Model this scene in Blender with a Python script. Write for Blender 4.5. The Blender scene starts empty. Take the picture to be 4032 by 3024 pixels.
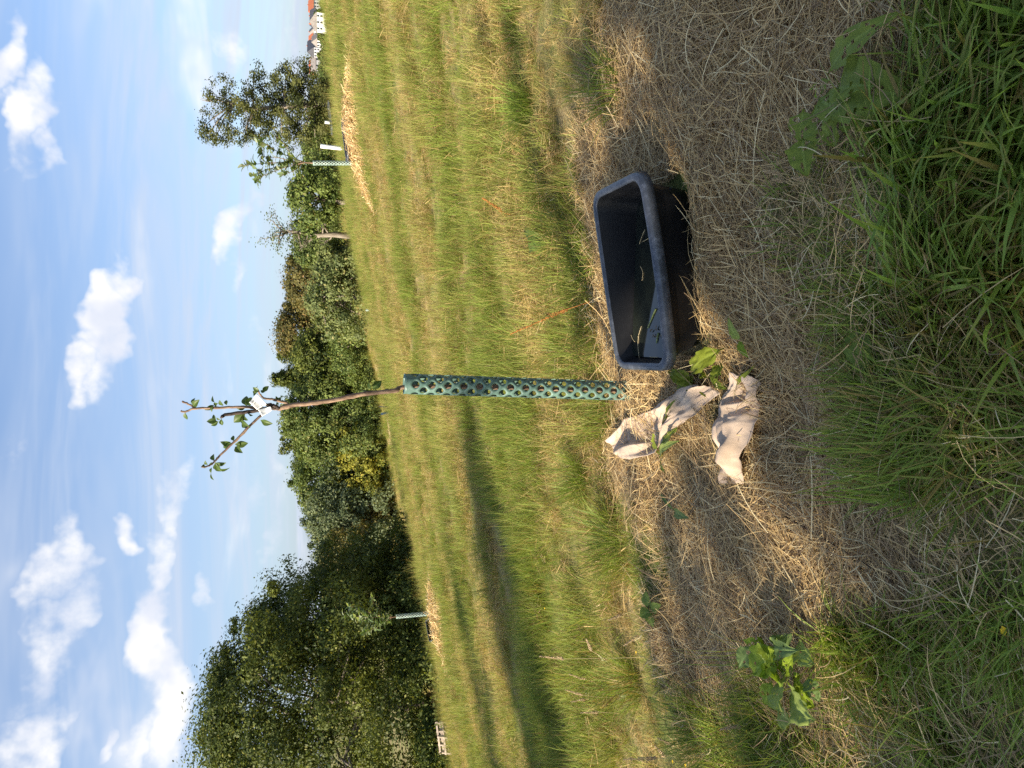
import bpy, math, random
import numpy as np
from mathutils import Vector, Matrix

# ------------------------------------------------------------------ camera
F_PX, CAM_H, PITCH = 2797.0, 1.45, math.radians(14.7)
IW, IH = 4032.0, 3024.0
scene = bpy.context.scene
col = scene.collection
cam_d = bpy.data.cameras.new('camera')
cam = bpy.data.objects.new('camera', cam_d)
col.objects.link(cam)
fwd = Vector((0, math.cos(PITCH), -math.sin(PITCH)))
upv = Vector((0, math.sin(PITCH), math.cos(PITCH)))
rgt = Vector((1, 0, 0))
# the phone was held upright but the picture is stored on its side: picture-right is down, picture-top is right
m = Matrix((-upv, rgt, -fwd)).transposed().to_4x4()
m.translation = (0, 0, CAM_H)
cam.matrix_world = m
cam_d.sensor_fit = 'HORIZONTAL'
cam_d.sensor_width = 36.0
cam_d.lens = 36.0 * F_PX / IW
cam_d.clip_start, cam_d.clip_end = 0.05, 5000
scene.camera = cam

# ------------------------------------------------------------------ light
SUN_EL = math.radians(25)
SUN_TRAVEL_AZ = math.atan2(0.50, 0.866)          # light travels to the right and slightly away
sdir = Vector((math.cos(SUN_TRAVEL_AZ) * math.cos(SUN_EL), math.sin(SUN_TRAVEL_AZ) * math.cos(SUN_EL), -math.sin(SUN_EL)))
sun_d = bpy.data.lights.new('sun', 'SUN')
sun_d.energy = 3.7
sun_d.angle = math.radians(0.5)
sun_d.color = (1.0, 0.88, 0.70)
sun = bpy.data.objects.new('sun', sun_d)
sun.rotation_euler = sdir.to_track_quat('-Z', 'Y').to_euler()
sun.location = (-20, -10, 20)
col.objects.link(sun)
scene.view_settings.view_transform = 'Standard'
scene.view_settings.look = 'None'
scene.view_settings.gamma = 1.0
scene.view_settings.exposure = 1.62
scene.cycles.use_denoising = False
scene.cycles.max_bounces = 8
scene.cycles.diffuse_bounces = 6
scene.cycles.transparent_max_bounces = 4
scene.cycles.sample_clamp_indirect = 6.0

def ray_dir(ix, iy):
    r, u = (IH / 2 - iy) / F_PX, (IW / 2 - ix) / F_PX
    return np.array([r, math.cos(PITCH) + u * math.sin(PITCH), -math.sin(PITCH) + u * math.cos(PITCH)])

# ------------------------------------------------------------------ world
world = bpy.data.worlds.new('World')
scene.world = world
world.use_nodes = True
nt = world.node_tree
nt.nodes.clear()

class NB:
    """little helper that writes node trees"""
    def __init__(s, nt): s.nt = nt
    def n(s, t, **k):
        nd = s.nt.nodes.new(t)
        for a, v in k.items(): setattr(nd, a, v)
        return nd
    def put(s, sock, v):
        if isinstance(v, bpy.types.NodeSocket): s.nt.links.new(v, sock)
        elif v is not None: sock.default_value = v
    def math(s, op, a, b=None, c=None, clamp=False):
        nd = s.n('ShaderNodeMath', operation=op, use_clamp=clamp)
        for i, v in enumerate((a, b, c)): s.put(nd.inputs[i], v)
        return nd.outputs[0]
    def vec(s, op, a, b=None):
        nd = s.n('ShaderNodeVectorMath', operation=op)
        s.put(nd.inputs[0], a); s.put(nd.inputs[1], b)
        return nd.outputs['Value'] if op in ('DOT_PRODUCT', 'LENGTH') else nd.outputs[0]
    def mix(s, fac, a, b):
        nd = s.n('ShaderNodeMix', data_type='RGBA')
        s.put(nd.inputs[0], fac); s.put(nd.inputs[6], a); s.put(nd.inputs[7], b)
        return nd.outputs[2]
    def noise(s, vec, scale, detail=4, rough=0.55, dist=0.0):
        nd = s.n('ShaderNodeTexNoise')
        s.put(nd.inputs['Vector'], vec)
        nd.inputs['Scale'].default_value = scale; nd.inputs['Detail'].default_value = detail
        nd.inputs['Roughness'].default_value = rough; nd.inputs['Distortion'].default_value = dist
        return nd
    def ramp(s, v, lo, hi):
        nd = s.n('ShaderNodeMapRange', interpolation_type='SMOOTHSTEP')
        s.put(nd.inputs['Value'], v)
        nd.inputs['From Min'].default_value = lo; nd.inputs['From Max'].default_value = hi
        return nd.outputs['Result']

W = NB(nt)
sky = W.n('ShaderNodeTexSky', sky_type='NISHITA')
sky.sun_disc = False
sky.sun_elevation = SUN_EL
sky.sun_rotation = math.atan2(-sdir.x, -sdir.y)
sky.altitude = 200
sky.air_density = 1.0
sky.dust_density = 1.6
sky.ozone_density = 1.6
tc = W.n('ShaderNodeTexCoord')
D = W.vec('NORMALIZE', tc.outputs['Generated'])
sep = W.n('ShaderNodeSeparateXYZ'); W.put(sep.inputs[0], D)
dz = W.math('MAXIMUM', sep.outputs['Z'], 0.0)
den = W.math('ADD', dz, 0.16)
plane = W.n('ShaderNodeCombineXYZ')
W.put(plane.inputs[0], W.math('DIVIDE', sep.outputs['X'], den)); W.put(plane.inputs[1], W.math('DIVIDE', sep.outputs['Y'], den))
PL = plane.outputs[0]
# warp used by the cumulus shapes
wn = W.noise(D, 8.0, 4, 0.62)
warp = W.vec('MULTIPLY', W.vec('SUBTRACT', wn.outputs['Color'], (0.5, 0.5, 0.5)), (0.15, 0.15, 0.15))
Dw = W.vec('ADD', D, warp)
# cumulus clouds: picture centre, half length (sideways), half thickness, tilt, strength
CL = [(405, 1290, 240, 82, 4, 1.0), (440, 1130, 120, 80, 0, 0.8), (355, 1420, 110, 60, 0, 0.8), (420, 1040, 60, 40, 0, .5),
      (70, 230, 170, 75, -14, 0.85), (160, 420, 200, 70, -22, 0.85), (215, 560, 110, 50, -25, 0.5),
      (560, 2500, 260, 100, 6, 1.0), (640, 2750, 330, 105, 10, 0.9), (505, 2080, 70, 50, 0, 0.65), (600, 2230, 190, 60, -8, 0.7), (520, 2960, 200, 90, 0, 0.7),
      (680, 1950, 200, 50, -12, 0.45), (250, 2180, 150, 62, -22, 0.62), (170, 2480, 320, 70, -20, 0.55), (90, 2880, 260, 80, -14, 0.6), (385, 2950, 90, 55, 0, 0.75),
      (905, 880, 150, 62, -8, 0.7), (950, 1080, 90, 42, 0, 0.5), (880, 560, 90, 55, 0, 0.35), (890, 215, 110, 48, 0, 0.4), (850, 2350, 130, 40, 0, 0.5),
      (1085, 110, 110, 45, 0, 0.3), (1080, 2110, 150, 40, 0, 0.35), (1060, 1340, 130, 45, 0, 0.3), (1000, 1900, 160, 40, 0, 0.25), (40, 1780, 110, 45, 0, .3), (1130, 1850, 120, 40, 0, 0.3)]
field = None
for ix, iy, a, h, tilt, s in CL:
    c = ray_dir(ix, iy); k = 1 / np.linalg.norm(c); c = c * k
    right = np.cross(c, [0, 0, 1]); right /= np.linalg.norm(right); up = np.cross(right, c)
    ct, st = math.cos(math.radians(tilt)), math.sin(math.radians(tilt))
    t = (right * ct + up * st) / (a * 1.15 / F_PX * k); b = (up * ct - right * st) / (h * 1.15 / F_PX * k)
    ex = W.math('SUBTRACT', W.vec('DOT_PRODUCT', Dw, tuple(t)), float(c @ t))
    ey = W.math('SUBTRACT', W.vec('DOT_PRODUCT', Dw, tuple(b)), float(c @ b))
    q = W.math('MULTIPLY_ADD', ex, ex, W.math('MULTIPLY', ey, ey))
    blob = W.math('MULTIPLY', W.math('MAXIMUM', W.math('SUBTRACT', 1.0, q), 0.0), s)
    field = blob if field is None else W.math('MAXIMUM', field, blob)
fine = W.noise(D, 24.0, 4, 0.62).outputs['Fac']
cum = W.ramp(W.math('ADD', field, W.math('MULTIPLY', W.math('SUBTRACT', fine, 0.5), 1.1)), 0.08, 0.95)
cum = W.math('MULTIPLY', cum, W.ramp(field, 0.0, 0.25))
# more cumulus over the rest of the sky, cover raised to whiten the ambient light
wide = W.noise(PL, 1.1, 4, 0.55, 0.3).outputs['Fac']
cum2 = W.math('MULTIPLY', W.ramp(wide, 0.54, 0.74), 0.75)
# thin high cloud and milky air towards the horizon
cir_map = W.n('ShaderNodeMapping'); W.put(cir_map.inputs[0], PL)
cir_map.inputs['Scale'].default_value = (0.55, 1.9, 1); cir_map.inputs['Rotation'].default_value = (0, 0, 0.35)
cir = W.ramp(W.noise(cir_map.outputs[0], 1.3, 4, 0.62, 0.6).outputs['Fac'], 0.36, 0.78)
milk = W.math('POWER', W.math('SUBTRACT', 1.0, W.math('MINIMUM', W.math('MULTIPLY', dz, 1.25), 1.0)), 1.9)
thin = W.math('ADD', W.math('MULTIPLY', cir, 0.60), W.math('MULTIPLY', milk, 0.66), clamp=True)
base = W.mix(W.math('MULTIPLY', thin, 0.9), W.vec('MULTIPLY', sky.outputs[0], (0.50, 0.60, 0.71)), (2.2, 2.48, 3.0, 1))
shade = W.ramp(W.noise(W.vec('ADD', D, (0.012, 0.0, -0.016)), 11.0, 3, 0.6).outputs['Fac'], 0.34, 0.62)
ccol = W.mix(shade, (2.65, 2.8, 3.2, 1), (3.8, 3.7, 3.6, 1))
skyc = W.mix(W.math('MAXIMUM', cum, cum2), base, ccol)
bg = W.n('ShaderNodeBackground'); bg.inputs['Strength'].default_value = 0.10
W.put(bg.inputs['Color'], skyc)
world.cycles.sampling_method = 'MANUAL'; world.cycles.sample_map_resolution = 512
wo = W.n('ShaderNodeOutputWorld'); W.put(wo.inputs['Surface'], bg.outputs[0])

# ------------------------------------------------------------------ helpers
rng = np.random.default_rng(7)
random.seed(7)

def _hash(ix, iy, seed):
    h = (ix.astype(np.int64) * 374761393 + iy.astype(np.int64) * 668265263 + seed * 1442695041) & 0xffffffff
    h = ((h ^ (h >> 13)) * 1274126177) & 0xffffffff
    return ((h ^ (h >> 16)) & 0xffff) / 65535.0

def vnoise(x, y, seed=0):
    x = np.asarray(x, float); y = np.asarray(y, float)
    ix, iy = np.floor(x), np.floor(y)
    fx, fy = x - ix, y - iy
    fx = fx * fx * (3 - 2 * fx); fy = fy * fy * (3 - 2 * fy)
    a, b, c, d = _hash(ix, iy, seed), _hash(ix + 1, iy, seed), _hash(ix, iy + 1, seed), _hash(ix + 1, iy + 1, seed)
    return (a * (1 - fx) + b * fx) * (1 - fy) + (c * (1 - fx) + d * fx) * fy

def fbm(x, y, seed=0, oct=4):
    s, a, t = 0, 1.0, 0
    for k in range(oct):
        s = s + a * vnoise(np.asarray(x) * 2 ** k, np.asarray(y) * 2 ** k, seed + k); t += a; a *= 0.5
    return s / t

def sstep(a, b, x):
    t = np.clip((np.asarray(x, float) - a) / (b - a), 0, 1)
    return t * t * (3 - 2 * t)

def ground0(x, y):
    """the hillside without small relief: falls to the left, rounds over a crest ahead, then a flat valley"""
    x = np.asarray(x, float); y = np.asarray(y, float)
    lat = np.where(x < 0, 0.165 * 40 * np.tanh(x / 40), 0.165 * 18 * np.tanh(x / 18))
    fade = 1 - sstep(70, 220, np.hypot(x, y))
    s = sstep(0, 8, x)
    g = 0.0013 * np.clip(y, 0, 46) ** 2 * (1 - 0.33 * s)
    far = sstep(150, 600, np.hypot(x, y)) * sstep(0, 100, y)
    return lat * fade - g - 1.2 * far

MOUNDS = []   # (x, y, sx, sy, height) filled below from picture points

def ground(x, y):
    z = ground0(x, y)
    x = np.asarray(x, float); y = np.asarray(y, float)
    z = z + (fbm(x * 0.9, y * 1.3, 3, 3) - 0.5) * 0.09 * sstep(2.6, 6, y) * (1 - sstep(40, 80, y))
    for mx, my, sx, sy, h in MOUNDS:
        z = z + h * np.exp(-((x - mx) / sx) ** 2 - ((y - my) / sy) ** 2)
    return z

def pix(ix, iy, off=0.0):
    """picture point -> point on the ground (raised by off)"""
    d = ray_dir(ix, iy)
    ts = np.geomspace(0.7, 300, 3000)
    P = d[None] * ts[:, None]
    z = CAM_H + P[:, 2] - ground(P[:, 0], P[:, 1]) - off
    k = int(np.argmax(z < 0))
    if z[k] >= 0: k = len(ts) - 1
    t = ts[k - 1] + (ts[k] - ts[k - 1]) * z[k - 1] / (z[k - 1] - z[k] + 1e-12)
    q = d * t
    return np.array([q[0], q[1], CAM_H + q[2]])

def pix_y(ix, iy, y):
    """picture point -> point at distance y in front"""
    d = ray_dir(ix, iy); q = d * (y / d[1])
    return np.array([q[0], q[1], CAM_H + q[2]])

def G(x, y, dz=0.0): return np.array([x, y, float(ground(x, y)) + dz])

for ix, iy, sx, sy, h in [(2880, 1040, .26, .10, .06), (2830, 1230, .16, .10, .03), (2640, 2480, .50, .20, .11), (2560, 2060, .22, .16, .07), (2900, 2250, .40, .18, .04),
                          (3110, 1620, .22, .14, -.07), (2750, 250, .45, .30, .05), (3080, 1050, .3, .12, .03), (2560, 1600, .25, .15, .04), (3000, 2050, .3, .2, .03)]:
    q = pix(ix, iy); MOUNDS.append((q[0], q[1], sx, sy, h))

def link(o, parent=None):
    col.objects.link(o)
    if parent is not None: o.parent = parent
    return o

def tag(o, label=None, cat=None, group=None, kind=None):
    if label: o['label'] = label
    if cat: o['category'] = cat
    if group: o['group'] = group
    if kind: o['kind'] = kind
    return o

def empty(name, loc, label=None, cat=None, group=None):
    o = bpy.data.objects.new(name, None)
    o.empty_display_size = 0.1
    o.location = loc
    link(o)
    return tag(o, label, cat, group)

def npmesh(name, V, Q, mat, colr=None, parent=None, origin=None, smooth=False, tri=False):
    """V (n,3) world positions, Q (m,4) or (m,3); origin is subtracted and becomes the location"""
    V = np.asarray(V, np.float32); Q = np.asarray(Q, np.int32)
    me = bpy.data.meshes.new(name)
    loc = None
    if origin is not None:
        V = V - np.asarray(origin, np.float32); loc = origin
    k = Q.shape[1]
    me.vertices.add(len(V)); me.vertices.foreach_set('co', V.ravel())
    me.loops.add(Q.size); me.loops.foreach_set('vertex_index', Q.ravel())
    me.polygons.add(len(Q))
    me.polygons.foreach_set('loop_start', np.arange(0, Q.size, k, dtype=np.int32))
    try: me.polygons.foreach_set('loop_total', np.full(len(Q), k, np.int32))
    except Exception: pass
    if smooth: me.polygons.foreach_set('use_smooth', np.ones(len(Q), bool))
    if colr is not None:
        ca = me.color_attributes.new('col', 'FLOAT_COLOR', 'POINT')
        c4 = np.ones((len(V), 4), np.float32); c4[:, :3] = colr
        ca.data.foreach_set('color', c4.ravel())
    me.materials.append(mat)
    me.update(calc_edges=True); me.validate()
    o = bpy.data.objects.new(name, me)
    if loc is not None and parent is None: o.location = [float(a) for a in loc]
    return link(o, parent)

class MB:
    """collects faces with shared vertices for a small mesh"""
    def __init__(s): s.v = []; s.f = []
    def add(s, verts, faces):
        b = len(s.v); s.v += [tuple(map(float, v)) for v in verts]; s.f += [tuple(b + i for i in f) for f in faces]
    def box(s, c, h, R=None):
        vs = []
        for dx in (-1, 1):
            for dy in (-1, 1):
                for dz_ in (-1, 1):
                    v = Vector((dx * h[0], dy * h[1], dz_ * h[2]))
                    if R is not None: v = R @ v
                    vs.append((c[0] + v.x, c[1] + v.y, c[2] + v.z))
        s.add(vs, [(0, 1, 3, 2), (4, 6, 7, 5), (0, 4, 5, 1), (2, 3, 7, 6), (0, 2, 6, 4), (1, 5, 7, 3)])
    def tube(s, pts, rad, n=8, cap=True):
        P = [Vector(tuple(map(float, p))) for p in pts]; b = len(s.v); nrm = None
        for i, p in enumerate(P):
            d = (P[min(i + 1, len(P) - 1)] - P[max(i - 1, 0)]).normalized()
            if nrm is None: nrm = d.orthogonal().normalized()
            nrm = (nrm - d * nrm.dot(d)).normalized(); bi = d.cross(nrm)
            r = rad[i] if hasattr(rad, '__len__') else rad
            for k in range(n):
                a = 2 * math.pi * k / n
                s.v.append(tuple(p + (nrm * math.cos(a) + bi * math.sin(a)) * r))
        for i in range(len(P) - 1):
            for k in range(n):
                s.f.append((b + i * n + k, b + i * n + (k + 1) % n, b + (i + 1) * n + (k + 1) % n, b + (i + 1) * n + k))
        if cap:
            s.f.append(tuple(b + k for k in range(n))[::-1]); s.f.append(tuple(b + (len(P) - 1) * n + k for k in range(n)))
    def build(s, name, mat, parent=None, origin=(0, 0, 0), smooth=True, own=False):
        me = bpy.data.meshes.new(name)
        me.from_pydata([(v[0] - origin[0], v[1] - origin[1], v[2] - origin[2]) for v in s.v], [], s.f)
        if smooth: me.polygons.foreach_set('use_smooth', [True] * len(me.polygons))
        me.materials.append(mat); me.update()
        o = bpy.data.objects.new(name, me)
        if own: o.location = [float(a) for a in origin]
        return link(o, parent)

# ------------------------------------------------------------------ materials
def new_mat(name):
    mt = bpy.data.materials.new(name); mt.use_nodes = True
    mt.node_tree.nodes.clear()
    return mt, NB(mt.node_tree)

def finish(mt, nb, shader):
    o = nb.n('ShaderNodeOutputMaterial'); nb.put(o.inputs['Surface'], shader)
    return mt

def pbr(nb, color, rough=0.7, spec=0.3, bump=None, bump_d=0.01, metal=0.0):
    p = nb.n('ShaderNodeBsdfPrincipled')
    nb.put(p.inputs['Base Color'], color); nb.put(p.inputs['Roughness'], rough)
    nb.put(p.inputs['Specular IOR Level'], spec); nb.put(p.inputs['Metallic'], metal)
    if bump is not None:
        b = nb.n('ShaderNodeBump'); b.inputs['Distance'].default_value = bump_d; b.inputs['Strength'].default_value = 0.8
        nb.put(b.inputs['Height'], bump); nb.put(p.inputs['Normal'], b.outputs[0])
    return p.outputs[0]

def leaf_mat(name, transl=0.35, rough=0.55, spec=0.25, tcol=(1.25, 1.15, 0.55, 1), tint=False):
    """leaf or blade: colour from the mesh ('col'), light passing through; tint shifts whole tufts between green and straw"""
    mt, nb = new_mat(name)
    at = nb.n('ShaderNodeAttribute', attribute_name='col')
    c = at.outputs['Color']
    if tint:
        ti = nb.n('ShaderNodeAttribute', attribute_name='tint', attribute_type='INSTANCER')
        oi = nb.n('ShaderNodeObjectInfo')
        c = nb.mix(ti.outputs['Fac'], c, (0.52, 0.43, 0.17, 1))
        hv = nb.n('ShaderNodeHueSaturation')
        nb.put(hv.inputs['Color'], c)
        nb.put(hv.inputs['Value'], nb.math('MULTIPLY_ADD', oi.outputs['Random'], 0.5, 0.75))
        c = hv.outputs[0]
    d = pbr(nb, c, rough, spec)
    t = nb.n('ShaderNodeBsdfTranslucent')
    mul = nb.n('ShaderNodeMix', data_type='RGBA', blend_type='MULTIPLY'); mul.inputs[0].default_value = 1
    nb.put(mul.inputs[6], c); nb.put(mul.inputs[7], tcol); nb.put(t.inputs['Color'], mul.outputs[2])
    mx = nb.n('ShaderNodeMixShader'); mx.inputs[0].default_value = transl
    nb.put(mx.inputs[1], d); nb.put(mx.inputs[2], t.outputs[0])
    return finish(mt, nb, mx.outputs[0])

def noisy(name, c0, c1, scale=8, rough=0.7, spec=0.3, bump_d=0.004, bscale=None, stretch=(1, 1, 1), lo=0.35, hi=0.65):
    mt, nb = new_mat(name)
    tcn = nb.n('ShaderNodeTexCoord'); mp = nb.n('ShaderNodeMapping'); nb.put(mp.inputs[0], tcn.outputs['Object'])
    mp.inputs['Scale'].default_value = stretch
    f = nb.noise(mp.outputs[0], scale, 6, 0.6).outputs['Fac']
    b = nb.noise(mp.outputs[0], bscale or scale * 4, 5, 0.6).outputs['Fac']
    c = nb.mix(nb.ramp(f, lo, hi), (*c0, 1), (*c1, 1))
    return finish(mt, nb, pbr(nb, c, rough, spec, b, bump_d))

M_GRASS = leaf_mat('grass_blades', 0.45, 0.5, 0.25, (1.2, 1.2, 0.6, 1))
M_FIELD = leaf_mat('field_grass', 0.42, 0.6, 0.15, (1.2, 1.15, 0.6, 1), tint=True)
M_STRAW = leaf_mat('straw', 0.15, 0.6, 0.25, (1.1, 1.0, 0.8, 1))
M_CROWN = leaf_mat('foliage', 0.30, 0.55, 0.2, (1.3, 1.25, 0.45, 1))
M_LEAF = leaf_mat('broad_leaves', 0.25, 0.55, 0.18, (1.3, 1.35, 0.5, 1))
M_APPLE = leaf_mat('sapling_leaves', 0.35, 0.45, 0.35, (1.3, 1.35, 0.45, 1))
M_BARK = noisy('grey_bark', (.16, .13, .10), (.30, .26, .21), 6, 0.9, 0.1, 0.03, 14, (1, 1, .35))
M_YBARK = noisy('young_bark', (.12, .075, .05), (.30, .20, .135), 60, 0.7, 0.25, 0.002, 160, (1, 1, .4))
M_DBARK = noisy('dark_bark', (.03, .022, .018), (.075, .055, .045), 50, 0.8, 0.2, 0.002, 150)
M_TUBE = noisy('green_tube_plastic', (.085, .155, .125), (.115, .195, .16), 14, 0.42, 0.45, 0.0006, 60)
M_TUBE2 = noisy('pale_tube_plastic', (.22, .31, .28), (.33, .42, .38), 10, 0.5, 0.4, 0.001, 40)
M_WTUBE = noisy('white_tube_plastic', (.66, .70, .69), (.80, .82, .80), 6, 0.5, 0.4, 0.001, 30)
M_PAPER = noisy('kraft_paper', (.42, .315, .225), (.56, .43, .32), 9, 0.85, 0.15, 0.0015, 120)
M_LABEL = noisy('white_label', (.80, .80, .78), (.88, .88, .86), 30, 0.6, 0.3, 0.0003, 60)
M_PRINT = noisy('grey_print', (.22, .24, .27), (.36, .38, .42), 80, 0.7, 0.2, 0.0001)
M_TWIG = noisy('dark_twig', (.03, .02, .014), (.09, .06, .04), 70, 0.9, 0.1, 0.001)
M_SEED = noisy('dry_seed_head', (.40, .29, .17), (.58, .45, .28), 200, 0.8, 0.15, 0.002, 300)
M_GSEED = noisy('pale_seed_head', (.42, .46, .24), (.56, .56, .34), 200, 0.8, 0.15, 0.002, 300)
M_RSEED = noisy('rusty_seed_head', (.32, .12, .03), (.50, .24, .07), 200, 0.8, 0.15, 0.002, 300)
M_BSEED = noisy('brown_green_seed_head', (.10, .085, .03), (.24, .18, .08), 200, 0.8, 0.15, 0.002, 300)
M_STEM = noisy('green_stem', (.14, .19, .06), (.24, .27, .10), 60, 0.6, 0.2, 0.0005)
M_DSTEM = noisy('dry_stem', (.40, .31, .16), (.58, .47, .27), 60, 0.7, 0.2, 0.0005)
M_YELLOW = noisy('yellow_petal', (.78, .48, .02), (.86, .60, .04), 90, 0.6, 0.2, 0.0002)
M_WOOD = noisy('weathered_wood', (.30, .24, .19), (.46, .38, .31), 9, 0.85, 0.15, 0.004, 30, (.3, 3, 3))
M_WALLW = noisy('white_render', (.74, .73, .70), (.82, .81, .78), 1, 0.9, 0.1, 0.01)
M_WALLG = noisy('grey_render', (.34, .34, .36), (.44, .44, .46), 1, 0.9, 0.1, 0.01)
M_ROOFR = noisy('red_tiles', (.34, .10, .055), (.46, .16, .08), 1.5, 0.8, 0.2, 0.03)
M_ROOFD = noisy('dark_tiles', (.05, .052, .065), (.085, .085, .10), 1.5, 0.6, 0.4, 0.03)
M_ROOFG = noisy('grey_tiles', (.20, .18, .17), (.30, .27, .25), 1.5, 0.8, 0.2, 0.03)
M_GLASSD = noisy('dark_window', (.02, .025, .03), (.05, .06, .07), 1, 0.1, 0.5, 0.0)

def tub_mat():
    mt, nb = new_mat('black_tub_plastic')
    t = nb.n('ShaderNodeTexCoord')
    dust = nb.noise(t.outputs['Object'], 7, 7, 0.65).outputs['Fac']
    scr = nb.n('ShaderNodeMapping'); nb.put(scr.inputs[0], t.outputs['Object']); scr.inputs['Scale'].default_value = (3, 3, 60)
    s2 = nb.noise(scr.outputs[0], 6, 4, 0.6).outputs['Fac']
    c = nb.mix(nb.ramp(dust, .45, .8), (.010, .010, .011, 1), (.026, .026, .026, 1))
    r = nb.math('MULTIPLY_ADD', s2, 0.25, 0.28)
    return finish(mt, nb, pbr(nb, c, r, 0.28, s2, 0.0006))
M_TUB = tub_mat()

def rim_mat():
    mt, nb = new_mat('sky_sheen_scuffed_rim')
    t = nb.n('ShaderNodeTexCoord')
    sc = nb.noise(t.outputs['Object'], 38, 8, 0.75).outputs['Fac']
    ed = nb.noise(t.outputs['Object'], 5, 4, 0.6).outputs['Fac']
    c = nb.mix(nb.ramp(sc, .45, .75), (.050, .056, .068, 1), (.13, .145, .175, 1))  # slate blue sky sheen put into the colour of scuffed black plastic
    return finish(mt, nb, pbr(nb, c, nb.math('MULTIPLY_ADD', ed, 0.2, 0.25), 0.5, sc, 0.0005))
M_RIM = rim_mat()

def water_mat():
    mt, nb = new_mat('rain_water')
    t = nb.n('ShaderNodeTexCoord')
    f = nb.noise(t.outputs['Object'], 5, 4, 0.6).outputs['Fac']
    c = nb.mix(nb.ramp(f, .4, .7), (.010, .013, .010, 1), (.022, .026, .018, 1))
    p = nb.n('ShaderNodeBsdfPrincipled'); nb.put(p.inputs['Base Color'], c)
    p.inputs['Roughness'].default_value = 0.03; p.inputs['IOR'].default_value = 1.42; p.inputs['Specular IOR Level'].default_value = 0.8
    return finish(mt, nb, p.outputs[0])
M_WATER = water_mat()

def ground_mat():
    mt, nb = new_mat('field_ground')
    t = nb.n('ShaderNodeTexCoord'); P = t.outputs['Object']
    mp = nb.n('ShaderNodeMapping'); nb.put(mp.inputs[0], P); mp.inputs['Scale'].default_value = (0.16, 1.0, 1.0)
    band = nb.noise(mp.outputs[0], 0.9, 5, 0.6).outputs['Fac']
    n1 = nb.noise(P, 3.0, 6, 0.65).outputs['Fac']
    n2 = nb.noise(P, 60.0, 4, 0.7).outputs['Fac']
    dry = nb.mix(nb.ramp(n2, .3, .7), (.20, .15, .075, 1), (.42, .33, .17, 1))
    gr = nb.mix(nb.ramp(n2, .3, .7), (.075, .10, .028, 1), (.18, .21, .06, 1))
    f = nb.math('ADD', nb.math('MULTIPLY', band, 0.6), nb.math('MULTIPLY', n1, 0.4))
    c = nb.mix(nb.ramp(f, .42, .6), gr, dry)
    return finish(mt, nb, pbr(nb, c, 0.95, 0.05, n2, 0.02))
M_GROUND = ground_mat()
M_FARWOOD = noisy('far_woodland', (.030, .050, .024), (.075, .105, .045), .12, 0.95, 0.0, 1.5, .5)
M_TRACK = noisy('worn_track_grass', (.34, .26, .13), (.46, .36, .19), 1.2, 0.95, 0.05, 0.02, 12)

# ------------------------------------------------------------------ setting
def axis(lims):
    out = []
    for a, b, n in lims: out += list(np.linspace(a, b, n, endpoint=False))
    return np.array(out + [lims[-1][1]])
gx = axis([(-900, -200, 8), (-200, -60, 14), (-60, -14, 46), (-14, -2.5, 60), (-2.5, 2.5, 100), (2.5, 14, 60), (14, 60, 46), (60, 200, 14), (200, 900, 8)])
gy = axis([(-120, -20, 12), (-20, .6, 20), (.6, 4.5, 90), (4.5, 14, 70), (14, 80, 110), (80, 260, 24), (260, 1400, 12)])
XX, YY = np.meshgrid(gx, gy)
ZZ = ground(XX, YY)
nx, ny = len(gx), len(gy)
ii = (np.arange(ny - 1)[:, None] * nx + np.arange(nx - 1)[None]).ravel()
g_obj = npmesh('ground', np.stack([XX, YY, ZZ], -1).reshape(-1, 3), np.stack([ii, ii + 1, ii + nx + 1, ii + nx], 1), M_GROUND, smooth=True)
tag(g_obj, kind='structure', label='sloping mown meadow falling away to a tree-lined valley')

# wooded hill far behind the gap between the trees
def ridge(name, x0, x1, y, base, hts, mat, seed):
    n = 160; xs = np.linspace(x0, x1, n)
    top = np.interp(xs, np.linspace(x0, x1, len(hts)), hts) + (fbm(xs * .05, xs * 0, seed, 3) - .5) * 5
    V = []; prof = [(0, 0), (40, .55), (95, .9), (150, 1.0), (260, .6), (330, 0)]
    for k, (dy, fr) in enumerate(prof):
        V.append(np.stack([xs, np.full(n, y + dy) + (vnoise(xs * .03, xs * 0 + k, seed) - .5) * 30, base + (top - base) * fr + (vnoise(xs * .2, xs * 0 + k, seed + 5) - .5) * 3], 1))
    V = np.concatenate(V); j = (np.arange(len(prof) - 1)[:, None] * n + np.arange(n - 1)[None]).ravel()
    o = npmesh(name, V, np.stack([j, j + 1, j + n + 1, j + n], 1), mat)
    return tag(o, kind='structure')
ridge('hill', -620, 60, 760, -12, [4, 6, 8, 7, 9, 8, 6, 3], M_FARWOOD, 11)['label'] = 'wooded hill on the horizon behind the trees'
ridge('hill', 120, 620, 640, -12, [-2, -1, 0, 1, 2, 2, 2], M_FARWOOD, 21)['label'] = 'low green rise carrying the distant village'

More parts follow.
